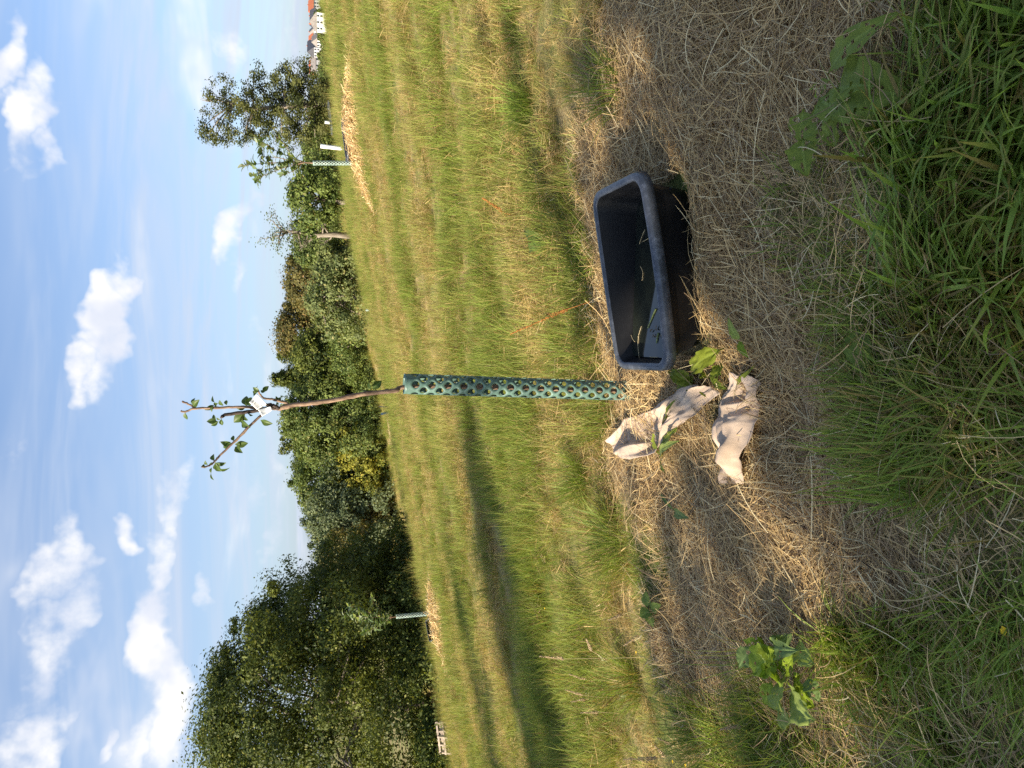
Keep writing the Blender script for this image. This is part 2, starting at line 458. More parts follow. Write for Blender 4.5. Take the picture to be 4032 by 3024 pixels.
# worn dry strip at the foot of the wood (lies on the ground)
def strip(name, pts, width, mat, lift):
    P = np.array(pts, float); s = np.linspace(0, len(P) - 1, 120)
    x = np.interp(s, range(len(P)), P[:, 0]); y = np.interp(s, range(len(P)), P[:, 1])
    tx, ty = np.gradient(x), np.gradient(y); L = np.hypot(tx, ty); nxv, nyv = -ty / L, tx / L
    wv = width * (0.8 + .5 * vnoise(s * 2, s * 0, 4)); K = 5; V = []
    for k in range(K):
        o_ = (k / (K - 1) - .5) * wv; xx, yy = x + nxv * o_, y + nyv * o_
        V.append(np.stack([xx, yy, ground(xx, yy) + lift], 1))
    V = np.concatenate(V); n = len(s); j = (np.arange(K - 1)[:, None] * n + np.arange(n - 1)[None]).ravel()
    return tag(npmesh(name, V, np.stack([j, j + 1, j + n + 1, j + n], 1), mat), kind='structure')
strip('path', [(-60, 53), (-30, 54.5), (-18, 55.5), (-8, 56.5), (2, 58), (12, 60), (26, 62)], 4.6, M_TRACK, 0.03)['label'] = 'strip of dry yellow grass along the foot of the wood'

# ------------------------------------------------------------------ ribbons: blades and straws
def ribbons(C, Wv, colr):
    """C (N,K,3) centre lines, Wv (N,K,3) half width vectors, colr (N,3) or (N,K,3)"""
    N, K, _ = C.shape
    V = np.stack([C - Wv, C + Wv], 2).reshape(-1, 3)
    b = (np.arange(N)[:, None] * (2 * K) + np.arange(K - 1)[None] * 2).ravel()
    Q = np.stack([b, b + 1, b + 3, b + 2], 1)
    cc = np.repeat(colr[:, None], K, 1) if colr.ndim == 2 else colr
    return V, Q, np.repeat(cc.reshape(-1, 3), 2, 0)

def blades(base, az, th0, curl, L, wd, colr, K=5, tipc=None):
    N = len(base); t = np.linspace(0, 1, K)
    th = th0[:, None] + curl[:, None] * t[None]
    st = (L / (K - 1))[:, None]
    r = np.concatenate([np.zeros((N, 1)), np.cumsum(np.sin((th[:, 1:] + th[:, :-1]) / 2) * st, 1)], 1)
    z = np.concatenate([np.zeros((N, 1)), np.cumsum(np.cos((th[:, 1:] + th[:, :-1]) / 2) * st, 1)], 1)
    C = np.stack([base[:, 0, None] + r * np.cos(az)[:, None], base[:, 1, None] + r * np.sin(az)[:, None], base[:, 2, None] + z], -1)
    prof = np.clip(np.minimum(.55 + 1.2 * t, 1.0) * (1 - t ** 2.2), .06, 1)
    tw = az + math.pi / 2 + rng.normal(0, .35, N)
    Wv = np.stack([np.cos(tw)[:, None] * prof, np.sin(tw)[:, None] * prof, rng.normal(0, .3, N)[:, None] * prof], -1) * (wd / 2)[:, None, None]
    cc = np.repeat(colr[:, None], K, 1)
    if tipc is not None:
        f = sstep(.35, 1, t)[None, :, None] * tipc[1][:, None, None]
        cc = cc * (1 - f) + np.asarray(tipc[0])[None, None] * f
    return ribbons(C, Wv, cc)

def merge(parts):
    V, Q, Cc, b = [], [], [], 0
    for v, q, c in parts:
        V.append(v); Q.append(q + b); Cc.append(c); b += len(v)
    return np.concatenate(V), np.concatenate(Q), np.concatenate(Cc)

def greens(n, dry=0.15, bright=1.0, blue=0.0):
    bright *= 1.12; a = rng.random(n)[:, None]
    c = np.array([.10, .148, .026]) * (1 - a) + np.array([.205, .262, .046]) * a
    c = c + np.array([-.01, .0, .02]) * blue
    d = (rng.random(n) < dry)[:, None]
    dc = np.array([.30, .22, .075]) * (.7 + .6 * rng.random(n))[:, None]
    return np.where(d, dc, c * bright) * (0.8 + .4 * rng.random(n))[:, None]

def straws(n, dark=0.35, pale=0.12):
    u = rng.random(n)[:, None]
    a = np.array([.46, .31, .135]); b = np.array([.70, .51, .235])
    c = a + (b - a) * rng.random(n)[:, None]
    c = np.where(u < dark, np.array([.28, .19, .10]) * (.7 + .7 * rng.random(n))[:, None], c)
    c = np.where(u > 1 - pale, np.array([.78, .64, .36]) * (.85 + .25 * rng.random(n))[:, None], c)
    return c

# hay outline in the picture, put on the ground
def poly_ground(pts): return np.array([pix(a, b)[:2] for a, b in pts])
HAY = poly_ground([(2470, -900), (2420, -250), (2390, 0), (2340, 350), (2290, 620), (2330, 900), (2350, 1250), (2400, 1420), (2440, 1560), (2380, 1720), (2400, 1850), (2470, 1960), (2560, 2030), (2650, 2190), (2600, 2300),
                   (2555, 2450), (2620, 2620), (2700, 2780), (2790, 3024), (2900, 3600), (3050, 3600), (2960, 3024), (2930, 2800), (3010, 2600), (3330, 2520), (3600, 2330), (3680, 2120), (3480, 1960), (3440, 1720), (3400, 1500), (3350, 1200),
                   (3120, 1010), (2960, 800), (2980, 600), (3120, 420), (3300, 240), (3560, 160), (3800, -250), (3850, -900)])
def inside(P, x, y):
    r = np.zeros(len(x), bool); n = len(P)
    for i in range(n):
        x1, y1 = P[i]; x2, y2 = P[(i + 1) % n]
        c = ((y1 > y) != (y2 > y)) & (x < (x2 - x1) * (y - y1) / (y2 - y1 + 1e-12) + x1)
        r ^= c
    return r
def dist_poly(P, x, y):
    d = np.full(len(x), 1e9); n = len(P)
    for i in range(n):
        a = P[i]; b = P[(i + 1) % n]; ab = b - a
        t = np.clip(((x - a[0]) * ab[0] + (y - a[1]) * ab[1]) / (ab @ ab + 1e-12), 0, 1)
        d = np.minimum(d, np.hypot(x - a[0] - t * ab[0], y - a[1] - t * ab[1]))
    return d

# the tub's footprint stays free of hay and grass
TUB_C = np.array([.417, 2.567, .308]); TUB_W, TUB_D, TUB_H = .74, .435, .25
def Rxyz(a, b, c):
    return (Matrix.Rotation(c, 3, 'Z') @ Matrix.Rotation(b, 3, 'Y') @ Matrix.Rotation(a, 3, 'X'))
TUB_R = Rxyz(.055, -.177, -.05)
TUB_RI = np.array(TUB_R.inverted())
def in_tub(P, grow=0.0, top=0.03):
    q = (P - TUB_C) @ TUB_RI.T
    return (np.abs(q[..., 0]) < TUB_W / 2 - .03 + grow) & (np.abs(q[..., 1]) < TUB_D / 2 - .03 + grow) & (q[..., 2] < top)

def make_straw(n, poly, L0, L1, w0, w1, lift, flow=0.5, edge=0.06, spread=None, K=4, colf=straws, ok=None):
    lo, hi = poly.min(0) - .1, poly.max(0) + .1
    x = rng.uniform(lo[0], hi[0], n * 3); y = rng.uniform(lo[1], hi[1], n * 3)
    dd = dist_poly(poly, x, y); ins = inside(poly, x, y)
    sd = np.where(ins, dd, -dd)
    keep = rng.random(len(x)) < sstep(-edge, edge * 1.6, sd + rng.normal(0, .03, len(x)))
    x, y, sd = x[keep][:n], y[keep][:n], sd[keep][:n]
    N = len(x)
    th = (fbm(x * 1.3, y * 1.6, 31, 2) * 4 * math.pi) * flow + rng.normal(0, .9 / (flow + .25), N)
    Ls = rng.uniform(L0, L1, N) ** 1.0 * (.6 + .8 * rng.random(N))
    pit = rng.normal(0.02, .16, N); kink = rng.normal(0, .22, N) * np.where(rng.random(N) < .15, 2.5, 1); kz = rng.normal(-.04, .14, N)
    t = np.linspace(-.5, .5, K)
    C = np.zeros((N, K, 3))
    ang = th[:, None] + kink[:, None] * t[None] * 2
    C[..., 0] = x[:, None] + np.cumsum(np.cos(ang), 1) * Ls[:, None] / K
    C[..., 1] = y[:, None] + np.cumsum(np.sin(ang), 1) * Ls[:, None] / K
    h = np.abs(rng.normal(0, lift, N)) * sstep(-.02, .12, sd)
    zg = ground(C[..., 0], C[..., 1])
    C[..., 2] = zg + h[:, None] + (pit[:, None] * t[None] * 2 + kz[:, None] * (t[None] * 2) ** 2) * Ls[:, None] * .5
    C[..., 2] = np.maximum(C[..., 2], zg + .002 + rng.random((N, 1)) * .006)
    if ok is not None:
        k_ = ~ok(C).any(1); C, th, Ls, x = C[k_], th[k_], Ls[k_], x[k_]; N = len(x)
    w = rng.uniform(w0, w1, N) / 2
    roll = rng.uniform(-.6, .6, N)
    Wv = np.stack([-np.sin(th) * np.cos(roll), np.cos(th) * np.cos(roll), np.sin(roll)], 1)[:, None] * w[:, None, None]
    prof = np.ones(K); prof[-1] = .35
    return ribbons(C, Wv * prof[None, :, None], colf(N))

parts = [make_straw(112000, HAY, .04, .20, .0013, .0030, .022, .55, .05, ok=in_tub),
         make_straw(18000, HAY, .12, .34, .0016, .0034, .034, .4, .07, K=6, ok=in_tub)]
V, Q, Cc = merge(parts)
tag(npmesh('hay', V, Q, M_STRAW, Cc), 'thick layer of dry cut hay spread as mulch around the young tree', 'hay', kind='stuff')

# ------------------------------------------------------------------ meadow grass in tufts
protos = bpy.data.collections.new('grass_tuft_kinds')
def tuft(name, n, rad, h0, h1, w0, w1, lean, curl, cols, tip=0.5, K=4):
    a = rng.uniform(0, 2 * math.pi, n); r = rad * np.sqrt(rng.random(n))
    base = np.stack([r * np.cos(a), r * np.sin(a), np.full(n, -.01)], 1)
    az = a + rng.normal(0, .8, n)
    V, Q, Cc = blades(base, az, np.abs(rng.normal(lean, .2, n)), np.abs(rng.normal(curl, .35, n)), rng.uniform(h0, h1, n), rng.uniform(w0, w1, n), cols, K, (np.array([.34, .29, .10]), rng.random(n) * tip))
    o = npmesh(name, V, Q, M_FIELD, Cc)
    col.objects.unlink(o); protos.objects.link(o)
    return o
def flat_tuft(name, n, rad, cols):
    P = np.array([(math.cos(t) * rad, math.sin(t) * rad) for t in np.linspace(0, 2 * math.pi, 12, endpoint=False)])
    x = rng.normal(0, rad * .5, n); y = rng.normal(0, rad * .5, n); th = rng.uniform(0, 6.28, n); L = rng.uniform(.05, .16, n); t = np.linspace(-.5, .5, 3)
    C = np.stack([x[:, None] + np.cos(th)[:, None] * t * L[:, None], y[:, None] + np.sin(th)[:, None] * t * L[:, None],
                  np.abs(rng.normal(.02, .025, n))[:, None] + (rng.normal(0, .25, n)[:, None] * t) * L[:, None] + .006], -1)
    Wv = np.stack([-np.sin(th), np.cos(th), rng.normal(0, .4, n)], 1)[:, None] * np.array([1, 1, .4])[None, :, None] * (rng.uniform(.002, .004, n) / 2)[:, None, None]
    V, Q, Cc = ribbons(C, Wv, cols)
    o = npmesh(name, V, Q, M_FIELD, Cc); col.objects.unlink(o); protos.objects.link(o)
for k in range(6): tuft(f'a{k}_green', 44, .07, .07, .19, .0028, .0055, .35, .7, greens(44, .10, 1.15), .35)
for k in range(5): tuft(f'b{k}_mixed', 40, .075, .06, .17, .0025, .005, .5, .8, greens(40, .38, 1.25), .8)
for k in range(4): tuft(f'c{k}_dry', 38, .08, .05, .17, .002, .004, .6, .7, straws(38, .2, .2) * .95, 0)
for k in range(4): flat_tuft(f'd{k}_cut', 46, .09, straws(46, .3, .15))
for k in range(3): tuft(f'e{k}_tall', 26, .05, .16, .34, .0022, .004, .2, .5, greens(26, .35, 1.3), .9)

def gn_scatter(name, P, rot, scl, idx, tint):
    me = bpy.data.meshes.new(name)
    me.vertices.add(len(P)); me.vertices.foreach_set('co', P.astype(np.float32).ravel())
    a = me.attributes.new('rot', 'FLOAT_VECTOR', 'POINT'); a.data.foreach_set('vector', rot.astype(np.float32).ravel())
    a = me.attributes.new('scl', 'FLOAT_VECTOR', 'POINT'); a.data.foreach_set('vector', scl.astype(np.float32).ravel())
    a = me.attributes.new('idx', 'INT', 'POINT'); a.data.foreach_set('value', idx.astype(np.int32))
    a = me.attributes.new('tint', 'FLOAT', 'POINT'); a.data.foreach_set('value', tint.astype(np.float32))
    me.materials.append(M_FIELD)
    o = bpy.data.objects.new(name, me); link(o)
    ng = bpy.data.node_groups.new('scatter_' + name, 'GeometryNodeTree')
    ng.interface.new_socket('Geometry', in_out='INPUT', socket_type='NodeSocketGeometry')
    ng.interface.new_socket('Geometry', in_out='OUTPUT', socket_type='NodeSocketGeometry')
    N_ = ng.nodes; gi, go = N_.new('NodeGroupInput'), N_.new('NodeGroupOutput')
    m2p = N_.new('GeometryNodeMeshToPoints'); ins = N_.new('GeometryNodeInstanceOnPoints')
    ci = N_.new('GeometryNodeCollectionInfo'); ci.inputs[0].default_value = protos; ci.inputs['Separate Children'].default_value = True; ci.inputs['Reset Children'].default_value = True
    def named(nm, ty):
        a = N_.new('GeometryNodeInputNamedAttribute'); a.data_type = ty; a.inputs[0].default_value = nm
        return a.outputs['Attribute']
    e2r = N_.new('FunctionNodeEulerToRotation')
    L = ng.links.new
    L(gi.outputs[0], m2p.inputs[0]); L(m2p.outputs[0], ins.inputs['Points']); L(ci.outputs[0], ins.inputs['Instance'])
    ins.inputs['Pick Instance'].default_value = True
    L(named('idx', 'INT'), ins.inputs['Instance Index']); L(named('rot', 'FLOAT_VECTOR'), e2r.inputs[0]); L(e2r.outputs[0], ins.inputs['Rotation']); L(named('scl', 'FLOAT_VECTOR'), ins.inputs['Scale'])
    L(ins.outputs[0], go.inputs[0])
    md = o.modifiers.new('scatter', 'NODES'); md.node_group = ng
    return o

def band_dry(x, y):
    """how dry the sward is: long streaks across the slope with patches"""
    b = fbm(x * .13 + 3, y * .85, 51, 3) * .55 + fbm(x * .55, y * .9, 61, 3) * .45
    return sstep(.40, .64, b)

PTS, ROT, SCL, IDX, TNT = [], [], [], [], []
def scatter(y0, y1, dens, s0, s1, half=.72, marg=1.2):
    ymid = np.array([y0, y1]); area_w = 2 * (half * y1 + marg)
    n = int(dens * (y1 - y0) * area_w)
    x = rng.uniform(-area_w / 2, area_w / 2, n); y = rng.uniform(y0, y1, n)
    k = np.abs(x) < half * y + marg; x, y = x[k], y[k]
    dry = band_dry(x, y); cl = fbm(x * 1.1 + 9, y * 1.5, 77, 3)
    inh = inside(HAY, x, y); dh = dist_poly(HAY, x, y); 
    keep = ~(inh & (dh > .03)) & (rng.random(len(x)) < .55 + .55 * sstep(.3, .6, cl))
    P0 = np.stack([x, y, ground(x, y)], 1); keep &= ~in_tub(P0, .02, .5)
    keep &= np.hypot(x + .03, y - 3.2) > .07
    x, y, dry, cl, P0 = x[keep], y[keep], dry[keep], cl[keep], P0[keep]
    N = len(x); u = rng.random(N); u2 = rng.random(N)
    kind = np.where(u < .18 + .50 * dry, np.where(u2 < .45, 2, 3), np.where(u2 < .30 + .45 * dry, 1, 0))
    kind = np.where(rng.random(N) < .05, 4, kind)
    off = np.array([0, 6, 11, 15, 19]); cnt = np.array([6, 5, 4, 4, 3])
    idx = off[kind] + (rng.random(N) * cnt[kind]).astype(int)
    s = rng.uniform(s0, s1, N) * (.75 + .5 * sstep(.35, .65, cl))
    hz = s * np.where(kind == 0, .8 + .5 * sstep(.4, .7, cl), 1.0)
    P0[:, 2] -= .004
    PTS.append(P0); ROT.append(np.stack([rng.normal(0, .12, N), rng.normal(0, .12, N), rng.uniform(0, 6.28, N)], 1))
    SCL.append(np.stack([s, s, hz], 1)); IDX.append(idx); TNT.append(np.clip(dry * .35 + rng.normal(0, .12, N), 0, .8))
scatter(2.2, 6.5, 240, .7, 1.05)
scatter(6.5, 13, 130, .85, 1.25)
scatter(13, 25, 60, 1.1, 1.6)
scatter(25, 46, 26, 1.4, 2.2)
scatter(46, 75, 8, 1.8, 2.8, .75)
P_, R_, S_, I_, T_ = map(np.concatenate, (PTS, ROT, SCL, IDX, TNT))
tag(gn_scatter('meadow_grass', P_, R_, S_, I_, T_), 'green and straw coloured meadow grass covering the slope behind the tub', 'grass', kind='stuff')

# ------------------------------------------------------------------ foreground grass
NEARG = []
DOCK_ZONES = [poly_ground(z) for z in ([(3110, 420), (3130, 720), (3260, 640), (3420, 520), (3560, 470), (3640, 380), (3600, 250), (3560, 20), (3480, 20), (3240, 280)], [(2890, 2420), (2890, 2720), (3000, 2860), (3160, 2880), (3260, 2760), (3230, 2560), (3120, 2450)])]
def near_grass(poly_pix, n, L0, L1, w0, w1, azm, azs, lean, curl, dry, bright=1.0, blue=0.0, clump=True):
    P = poly_ground(poly_pix); lo, hi = P.min(0), P.max(0)
    x = rng.uniform(lo[0], hi[0], n * 3); y = rng.uniform(lo[1], hi[1], n * 3)
    k = inside(P, x, y)
    for zp in DOCK_ZONES: k &= ~inside(zp, x, y)
    if clump: k &= rng.random(len(x)) < .15 + 1.0 * sstep(.35, .62, fbm(x * 5, y * 5, 15, 2))
    x, y = x[k][:n], y[k][:n]; N = len(x)
    base = np.stack([x, y, ground(x, y) - .005], 1)
    az = azm + rng.normal(0, azs, N) + (fbm(x * 2.2, y * 2.2, 41, 2) - .5) * 2.5
    NEARG.append(blades(base, az, np.abs(rng.normal(lean, .25, N)), np.abs(rng.normal(curl, .4, N)), rng.uniform(L0, L1, N) * 1.2, rng.uniform(w0, w1, N) * 1.45, greens(N, dry, bright * 1.45, blue), 6, (np.array([.46, .34, .11]), rng.random(N) ** 3)))
D2R = math.radians
# right foreground (top of the picture), middle, left: lower edge of the view
near_grass([(3380, 60), (3300, 430), (3100, 620), (3050, 900), (3400, 1150), (3450, 1500), (3520, 2000), (3620, 2350), (4250, 2350), (4300, 1200), (4300, -800), (3750, -800)], 4200, .06, .16, .0025, .005, -1.5, 1.2, .6, .7, .22)
near_grass([(3420, 250), (3420, 760), (4250, 800), (4300, -700), (3800, -700)], 2300, .14, .30, .0055, .010, -1.9, .45, .85, .6, .10, 1.15, .3)
near_grass([(3430, 640), (3500, 1000), (3600, 1250), (4250, 1300), (4250, 600)], 1300, .14, .30, .0055, .0105, -1.1, .5, .85, .6, .12, 1.2, .2)
near_grass([(3560, 1000), (3600, 1420), (4250, 1600), (4250, 1000)], 800, .10, .24, .003, .006, -1.4, .6, .8, .6, .5, 1.0)
near_grass([(3050, 1000), (3350, 1500), (3480, 1500), (3500, 900), (3150, 800)], 800, .05, .14, .002, .0045, 1.2, 1.6, .6, .7, .25)
near_grass([(3400, 1500), (3460, 1950), (4250, 1950), (4250, 1450)], 1500, .08, .20, .003, .006, 1.4, 1.5, .6, .8, .28)
near_grass([(3360, 1700), (3420, 2000), (3700, 2000), (3700, 1700)], 420, .10, .20, .003, .006, 1.7, .6, .5, .5, .15, 1.1)
near_grass([(3050, 2560), (3400, 2430), (3700, 2280), (4300, 2180), (4300, 3600), (3030, 3600), (2930, 2900)], 10500, .07, .20, .0022, .0048, -1.6, 1.1, .6, .8, .14, 1.15, .1)
near_grass([(3250, 2480), (3600, 2380), (3700, 2600), (3350, 2750)], 900, .10, .22, .003, .006, -1.4, .5, .6, .7, .1, 1.05)
near_grass([(2720, 2820), (2900, 3250), (3000, 3250), (2900, 2800)], 700, .08, .2, .0025, .0045, -.5, 1.2, .5, .7, .12, 1.15)
V, Q, Cc = merge(NEARG)
tag(npmesh('grass', V, Q, M_GRASS, Cc), 'long blue green grass growing through the near edge of the hay', 'grass', kind='stuff')
# loose straw lying through the near grass
NEARP = poly_ground([(3050, 600), (3300, 1400), (3450, 1900), (3600, 2350), (3100, 2550), (3000, 3600), (4250, 3600), (4250, -800), (3700, -800), (3300, 300)])
V, Q, Cc = make_straw(7500, NEARP, .06, .26, .0013, .003, .05, .35, .05, K=5)
tag(npmesh('loose_straw', V, Q, M_STRAW, Cc), 'loose dry straws scattered through the near green grass', 'straw', kind='stuff')

# ------------------------------------------------------------------ tree builder
def frame_of(n):
    a = np.where(np.abs(n[:, 2:3]) < .9, np.array([[0, 0, 1.]]), np.array([[1., 0, 0]]))
    t = np.cross(a, n); t /= np.linalg.norm(t, axis=1, keepdims=True) + 1e-9
    return t, np.cross(n, t)

def crown_mesh(R, w, h0, h1, prof, nc, nl, cr, leaf, pal, lump=.34, shell=.45, up=.25, flat=.62):
    """leaf faces gathered in clumps through a crown between heights h0 and h1; prof(t) gives relative radius"""
    nc = int(nc * 1.45); t = R.random(nc); ph = R.uniform(0, 2 * math.pi, nc)
    rad = prof(t) * (1 + lump * np.sin(ph * 3 + R.uniform(0, 6) + t * 7) * .6 + lump * np.sin(ph * 5 + t * 13 + R.uniform(0, 6)) * .5)
    rr = np.where(R.random(nc) < .72, R.uniform(shell + .3, 1.0, nc), R.uniform(0, 1, nc) ** .6) * rad * w / 2
    C = np.stack([rr * np.cos(ph), rr * np.sin(ph), h0 + (h1 - h0) * t + R.normal(0, .02, nc) * (h1 - h0)], 1)
    csz = cr * R.uniform(.55, 1.35, nc)
    N = nc * nl
    cid = np.repeat(np.arange(nc), nl)
    off = R.normal(0, 1, (N, 3)) * np.array([1, 1, flat])
    off *= (R.random(N) ** .33 / (np.linalg.norm(off, axis=1) + 1e-9))[:, None]
    P = C[cid] + off * csz[cid][:, None]
    spr = R.random(nc) < .13
    C[spr, :2] *= 1.08; C[spr, 2] += R.uniform(.0, .08, spr.sum()) * (h1 - h0) * (t[spr] > .45); csz[spr] *= .5
    P = C[cid] + off * csz[cid][:, None]
    out = C[cid] - np.array([0, 0, h0 + (h1 - h0) * .4]); out /= np.linalg.norm(out, axis=1, keepdims=True) + 1e-6
    nrm = out * .55 + off * .8 + np.array([0, 0, up]) + R.normal(0, .55, (N, 3)); nrm /= np.linalg.norm(nrm, axis=1, keepdims=True) + 1e-9
    a, b = frame_of(nrm); sp = R.uniform(0, 6.28, N)[:, None]
    t1 = a * np.cos(sp) + b * np.sin(sp); t2 = np.cross(nrm, t1)
    s = (leaf * 1.25 * R.uniform(.6, 1.35, N))[:, None]
    V = np.stack([P - t1 * s, P + t2 * s * .55 + nrm * s * .12, P + t1 * s, P - t2 * s * .55 + nrm * s * .12], 1).reshape(-1, 3)
    Q = np.arange(N * 4).reshape(-1, 4)
    p0, p1, pd = (np.array(k) for k in pal)
    ck = np.clip(R.normal(.5, .36, nc), 0, 1)[cid][:, None]  # clump tones spread wide to suggest lit clumps and dark gaps
    c = p0 * (1 - ck) + p1 * ck
    c = np.where((R.random(N) < .05)[:, None], pd, c) * R.uniform(.75, 1.25, N)[:, None]
    return V, Q, np.repeat(c, 4, 0), C

PR = {'round': lambda t: np.sqrt(np.clip(1 - (2 * t - 1) ** 2 * .93, 0, 1)),
      'dome': lambda t: np.sqrt(np.clip(1 - np.clip(t * 1.15 - .15, 0, 1) ** 2 * .96, 0, 1)),
      'cone': lambda t: np.clip(1.05 - t, .05, 1) ** .8,
      'tall': lambda t: np.clip(np.minimum(.55 + t * 1.6, 1.0) * (1.04 - t ** 2.0 * .72), .1, 1)}

def limb_tubes(mb, R, base, top, r0, C, n):
    base, top = np.array(base, float), np.array(top, float)
    pts = [base + (top - base) * s + np.array([R.normal(0, .03), R.normal(0, .03), 0]) * np.linalg.norm(top - base) * (s > 0) for s in np.linspace(0, 1, 6)]
    mb.tube(pts, np.linspace(r0, r0 * .25, 6), 8)
    for k in range(n):
        tgt = C[R.integers(len(C))]; s = R.uniform(.25, .8); st = base + (top - base) * s
        mid = st * .5 + tgt * .5 + np.array([0, 0, .12 * np.linalg.norm(tgt - st)])
        mb.tube([st, mid, tgt], [r0 * .42 * (1.1 - s), r0 * .25, r0 * .07], 6)

DARK = ((.034, .054, .013), (.145, .170, .034), (.19, .19, .04))  # light end raised so random clumps look sunlit
MID = ((.066, .100, .026), (.175, .215, .056), (.19, .18, .05))
OLIVE = ((.088, .086, .030), (.20, .17, .052), (.23, .14, .045))
SILVER = ((.088, .12, .056), (.21, .245, .125), (.19, .20, .10))
YELLOW = ((.11, .13, .02), (.31, .29, .04), (.30, .23, .03))
LIGHT = ((.065, .10, .024), (.175, .22, .055), (.20, .19, .05))
PALE = ((.09, .12, .042), (.20, .23, .082), (.24, .22, .08))

def tree(name, label, cat, iy, wpx, top_ix, dist, prof, pal, nc, nl, cr, leaf, crown_from=.12, trunk=.16, limbs=7, seed=1, group=None, xy=None, height=None, width=None, lump=.42):
    R = np.random.default_rng(seed)
    if xy is None:
        d = ray_dir((top_ix + 1400) / 2, iy); x, y = d[0] * dist / d[1], dist
        w = wpx * dist / F_PX; zt = pix_y(top_ix, iy, y)[2]
    else: x, y = xy; w = width
    z0 = float(ground(x, y)) - .05
    h = (zt - z0) if height is None else height
    root = empty(name, (x, y, z0), label, cat, group)
    if 50 < dist < 90: nl, leaf = int(nl * 1.3), leaf * .80
    elif 35 < dist <= 50: nl, leaf = int(nl * 1.3), leaf * .85
    V, Q, Cc, C = crown_mesh(R, w, h * crown_from, h, PR[prof], nc, nl, cr, leaf, pal, lump, flat=.45 if nl > 250 else .62)
    mb = MB(); limb_tubes(mb, R, (0, 0, 0), (R.normal(0, .05) * w, R.normal(0, .05) * w, h * .86), trunk, C, limbs)
    mb.build('trunk', M_BARK, root)
    npmesh('crown', V, Q, M_CROWN, Cc, parent=root)
    return root, h

WOOD = 'trees along the foot of the slope'
# big leafy trees on the left
tree('broadleaf_tree', 'very large dark leafy tree with yellow green lit clumps, crown down to the grass', 'tree', 2800, 1080, 838, 30, 'dome', DARK, 330, 375, .95, .050, .03, .22, 12, 101)
tree('broadleaf_tree', 'dark leafy tree with open drooping crown beside the largest tree', 'tree', 2440, 520, 1010, 33, 'dome', DARK, 150, 280, .80, .052, .05, .16, 12, 102, lump=.4)
tree('shrub', 'low dark shrub under the edge of the largest tree, behind the leafy young tree', 'shrub', 2450, 330, 1480, 29, 'dome', MID, 90, 70, .35, .06, .0, .06, 6, 103)
tree('shrub', 'low yellowish shrub at the foot of the largest tree', 'shrub', 2620, 260, 1560, 28, 'dome', LIGHT, 60, 60, .3, .06, .0, .05, 5, 104)
tree('shrub', 'pale green shrub behind the wooden pallets', 'shrub', 2960, 300, 1650, 26, 'dome', LIGHT, 80, 60, .32, .055, .0, .05, 5, 105)
# the wood behind
tree('broadleaf_tree', 'brownish olive tree in the gap beside the round silvery tree', 'tree', 2210, 420, 1262, 62, 'dome', OLIVE, 190, 80, .85, .12, .04, .2, 8, 111, WOOD)
tree('shrub', 'dark rounded shrub below the brownish olive tree', 'shrub', 2240, 190, 1500, 61, 'dome', DARK, 60, 70, .6, .11, .0, .08, 5, 112)
tree('willow', 'round silvery grey green willow in the wood', 'tree', 2040, 470, 1225, 64, 'dome', SILVER, 230, 85, .8, .12, .04, .2, 8, 113, WOOD)
tree('broadleaf_tree', 'tall mid green tree behind the yellowish tree', 'tree', 1860, 420, 1165, 70, 'dome', MID, 210, 80, .9, .13, .04, .22, 8, 114, WOOD)
tree('broadleaf_tree', 'yellowish green tree bright among its dark neighbours in the wood', 'tree', 1815, 340, 1330, 64, 'dome', YELLOW, 200, 85, .65, .11, .03, .18, 8, 115, WOOD, lump=.38)
tree('broadleaf_tree', 'tall dark green tree standing behind the bare trunk of the young tree', 'tree', 1640, 400, 1128, 66, 'dome', MID, 250, 85, .85, .125, .05, .22, 8, 116, WOOD)
tree('conifer', 'dark pointed conifer in the middle of the wood', 'tree', 1492, 210, 1085, 72, 'cone', DARK, 150, 75, .6, .12, .05, .2, 5, 117, WOOD)
tree('broadleaf_tree', 'dark green bushy tree beside the pointed conifer', 'tree', 1400, 260, 1165, 66, 'dome', DARK, 140, 80, .75, .12, .03, .18, 6, 118, WOOD)
tree('broadleaf_tree', 'tall olive brown tree with reddish top in the wood', 'tree', 1310, 300, 1105, 74, 'dome', OLIVE, 190, 80, .9, .13, .04, .2, 7, 119, WOOD)
tree('broadleaf_tree', 'brownish tree behind the old orchard trees', 'tree', 1110, 330, 1132, 72, 'dome', OLIVE, 180, 80, .9, .13, .04, .2, 7, 120, WOOD)
tree('broadleaf_tree', 'plain green tree behind the gnarled fruit tree', 'tree', 960, 230, 1165, 66, 'dome', MID, 90, 80, .8, .12, .04, .18, 7, 121, WOOD)
tree('shrub', 'light green leafy bush at the field edge behind the pale short guard', 'shrub', 1345, 300, 1300, 60, 'dome', LIGHT, 84, 75, .6, .10, .0, .08, 6, 122)
tree('shrub', 'grey green bush at the field edge below the conifer', 'shrub', 1470, 250, 1440, 62, 'dome', MID, 90, 70, .55, .10, .0, .08, 5, 123)
tree('shrub', 'dark bush at the field edge behind the green mesh tree guard', 'shrub', 1690, 300, 1400, 63, 'dome', MID, 100, 70, .6, .11, .0, .08, 5, 124)
tree('broadleaf_tree', 'slim green tree top rising behind the silvery willow', 'tree', 1990, 150, 1200, 76, 'tall', MID, 60, 70, .6, .12, .1, .15, 5, 151, WOOD)
tree('broadleaf_tree', 'slim dark tree top beside the tall tree behind the young trunk', 'tree', 1740, 140, 1118, 76, 'tall', DARK, 56, 70, .6, .12, .1, .15, 5, 152, WOOD)
tree('conifer', 'small olive conifer top behind the brownish tree', 'tree', 1215, 120, 1118, 78, 'cone', OLIVE, 50, 60, .55, .12, .1, .15, 4, 153, WOOD)
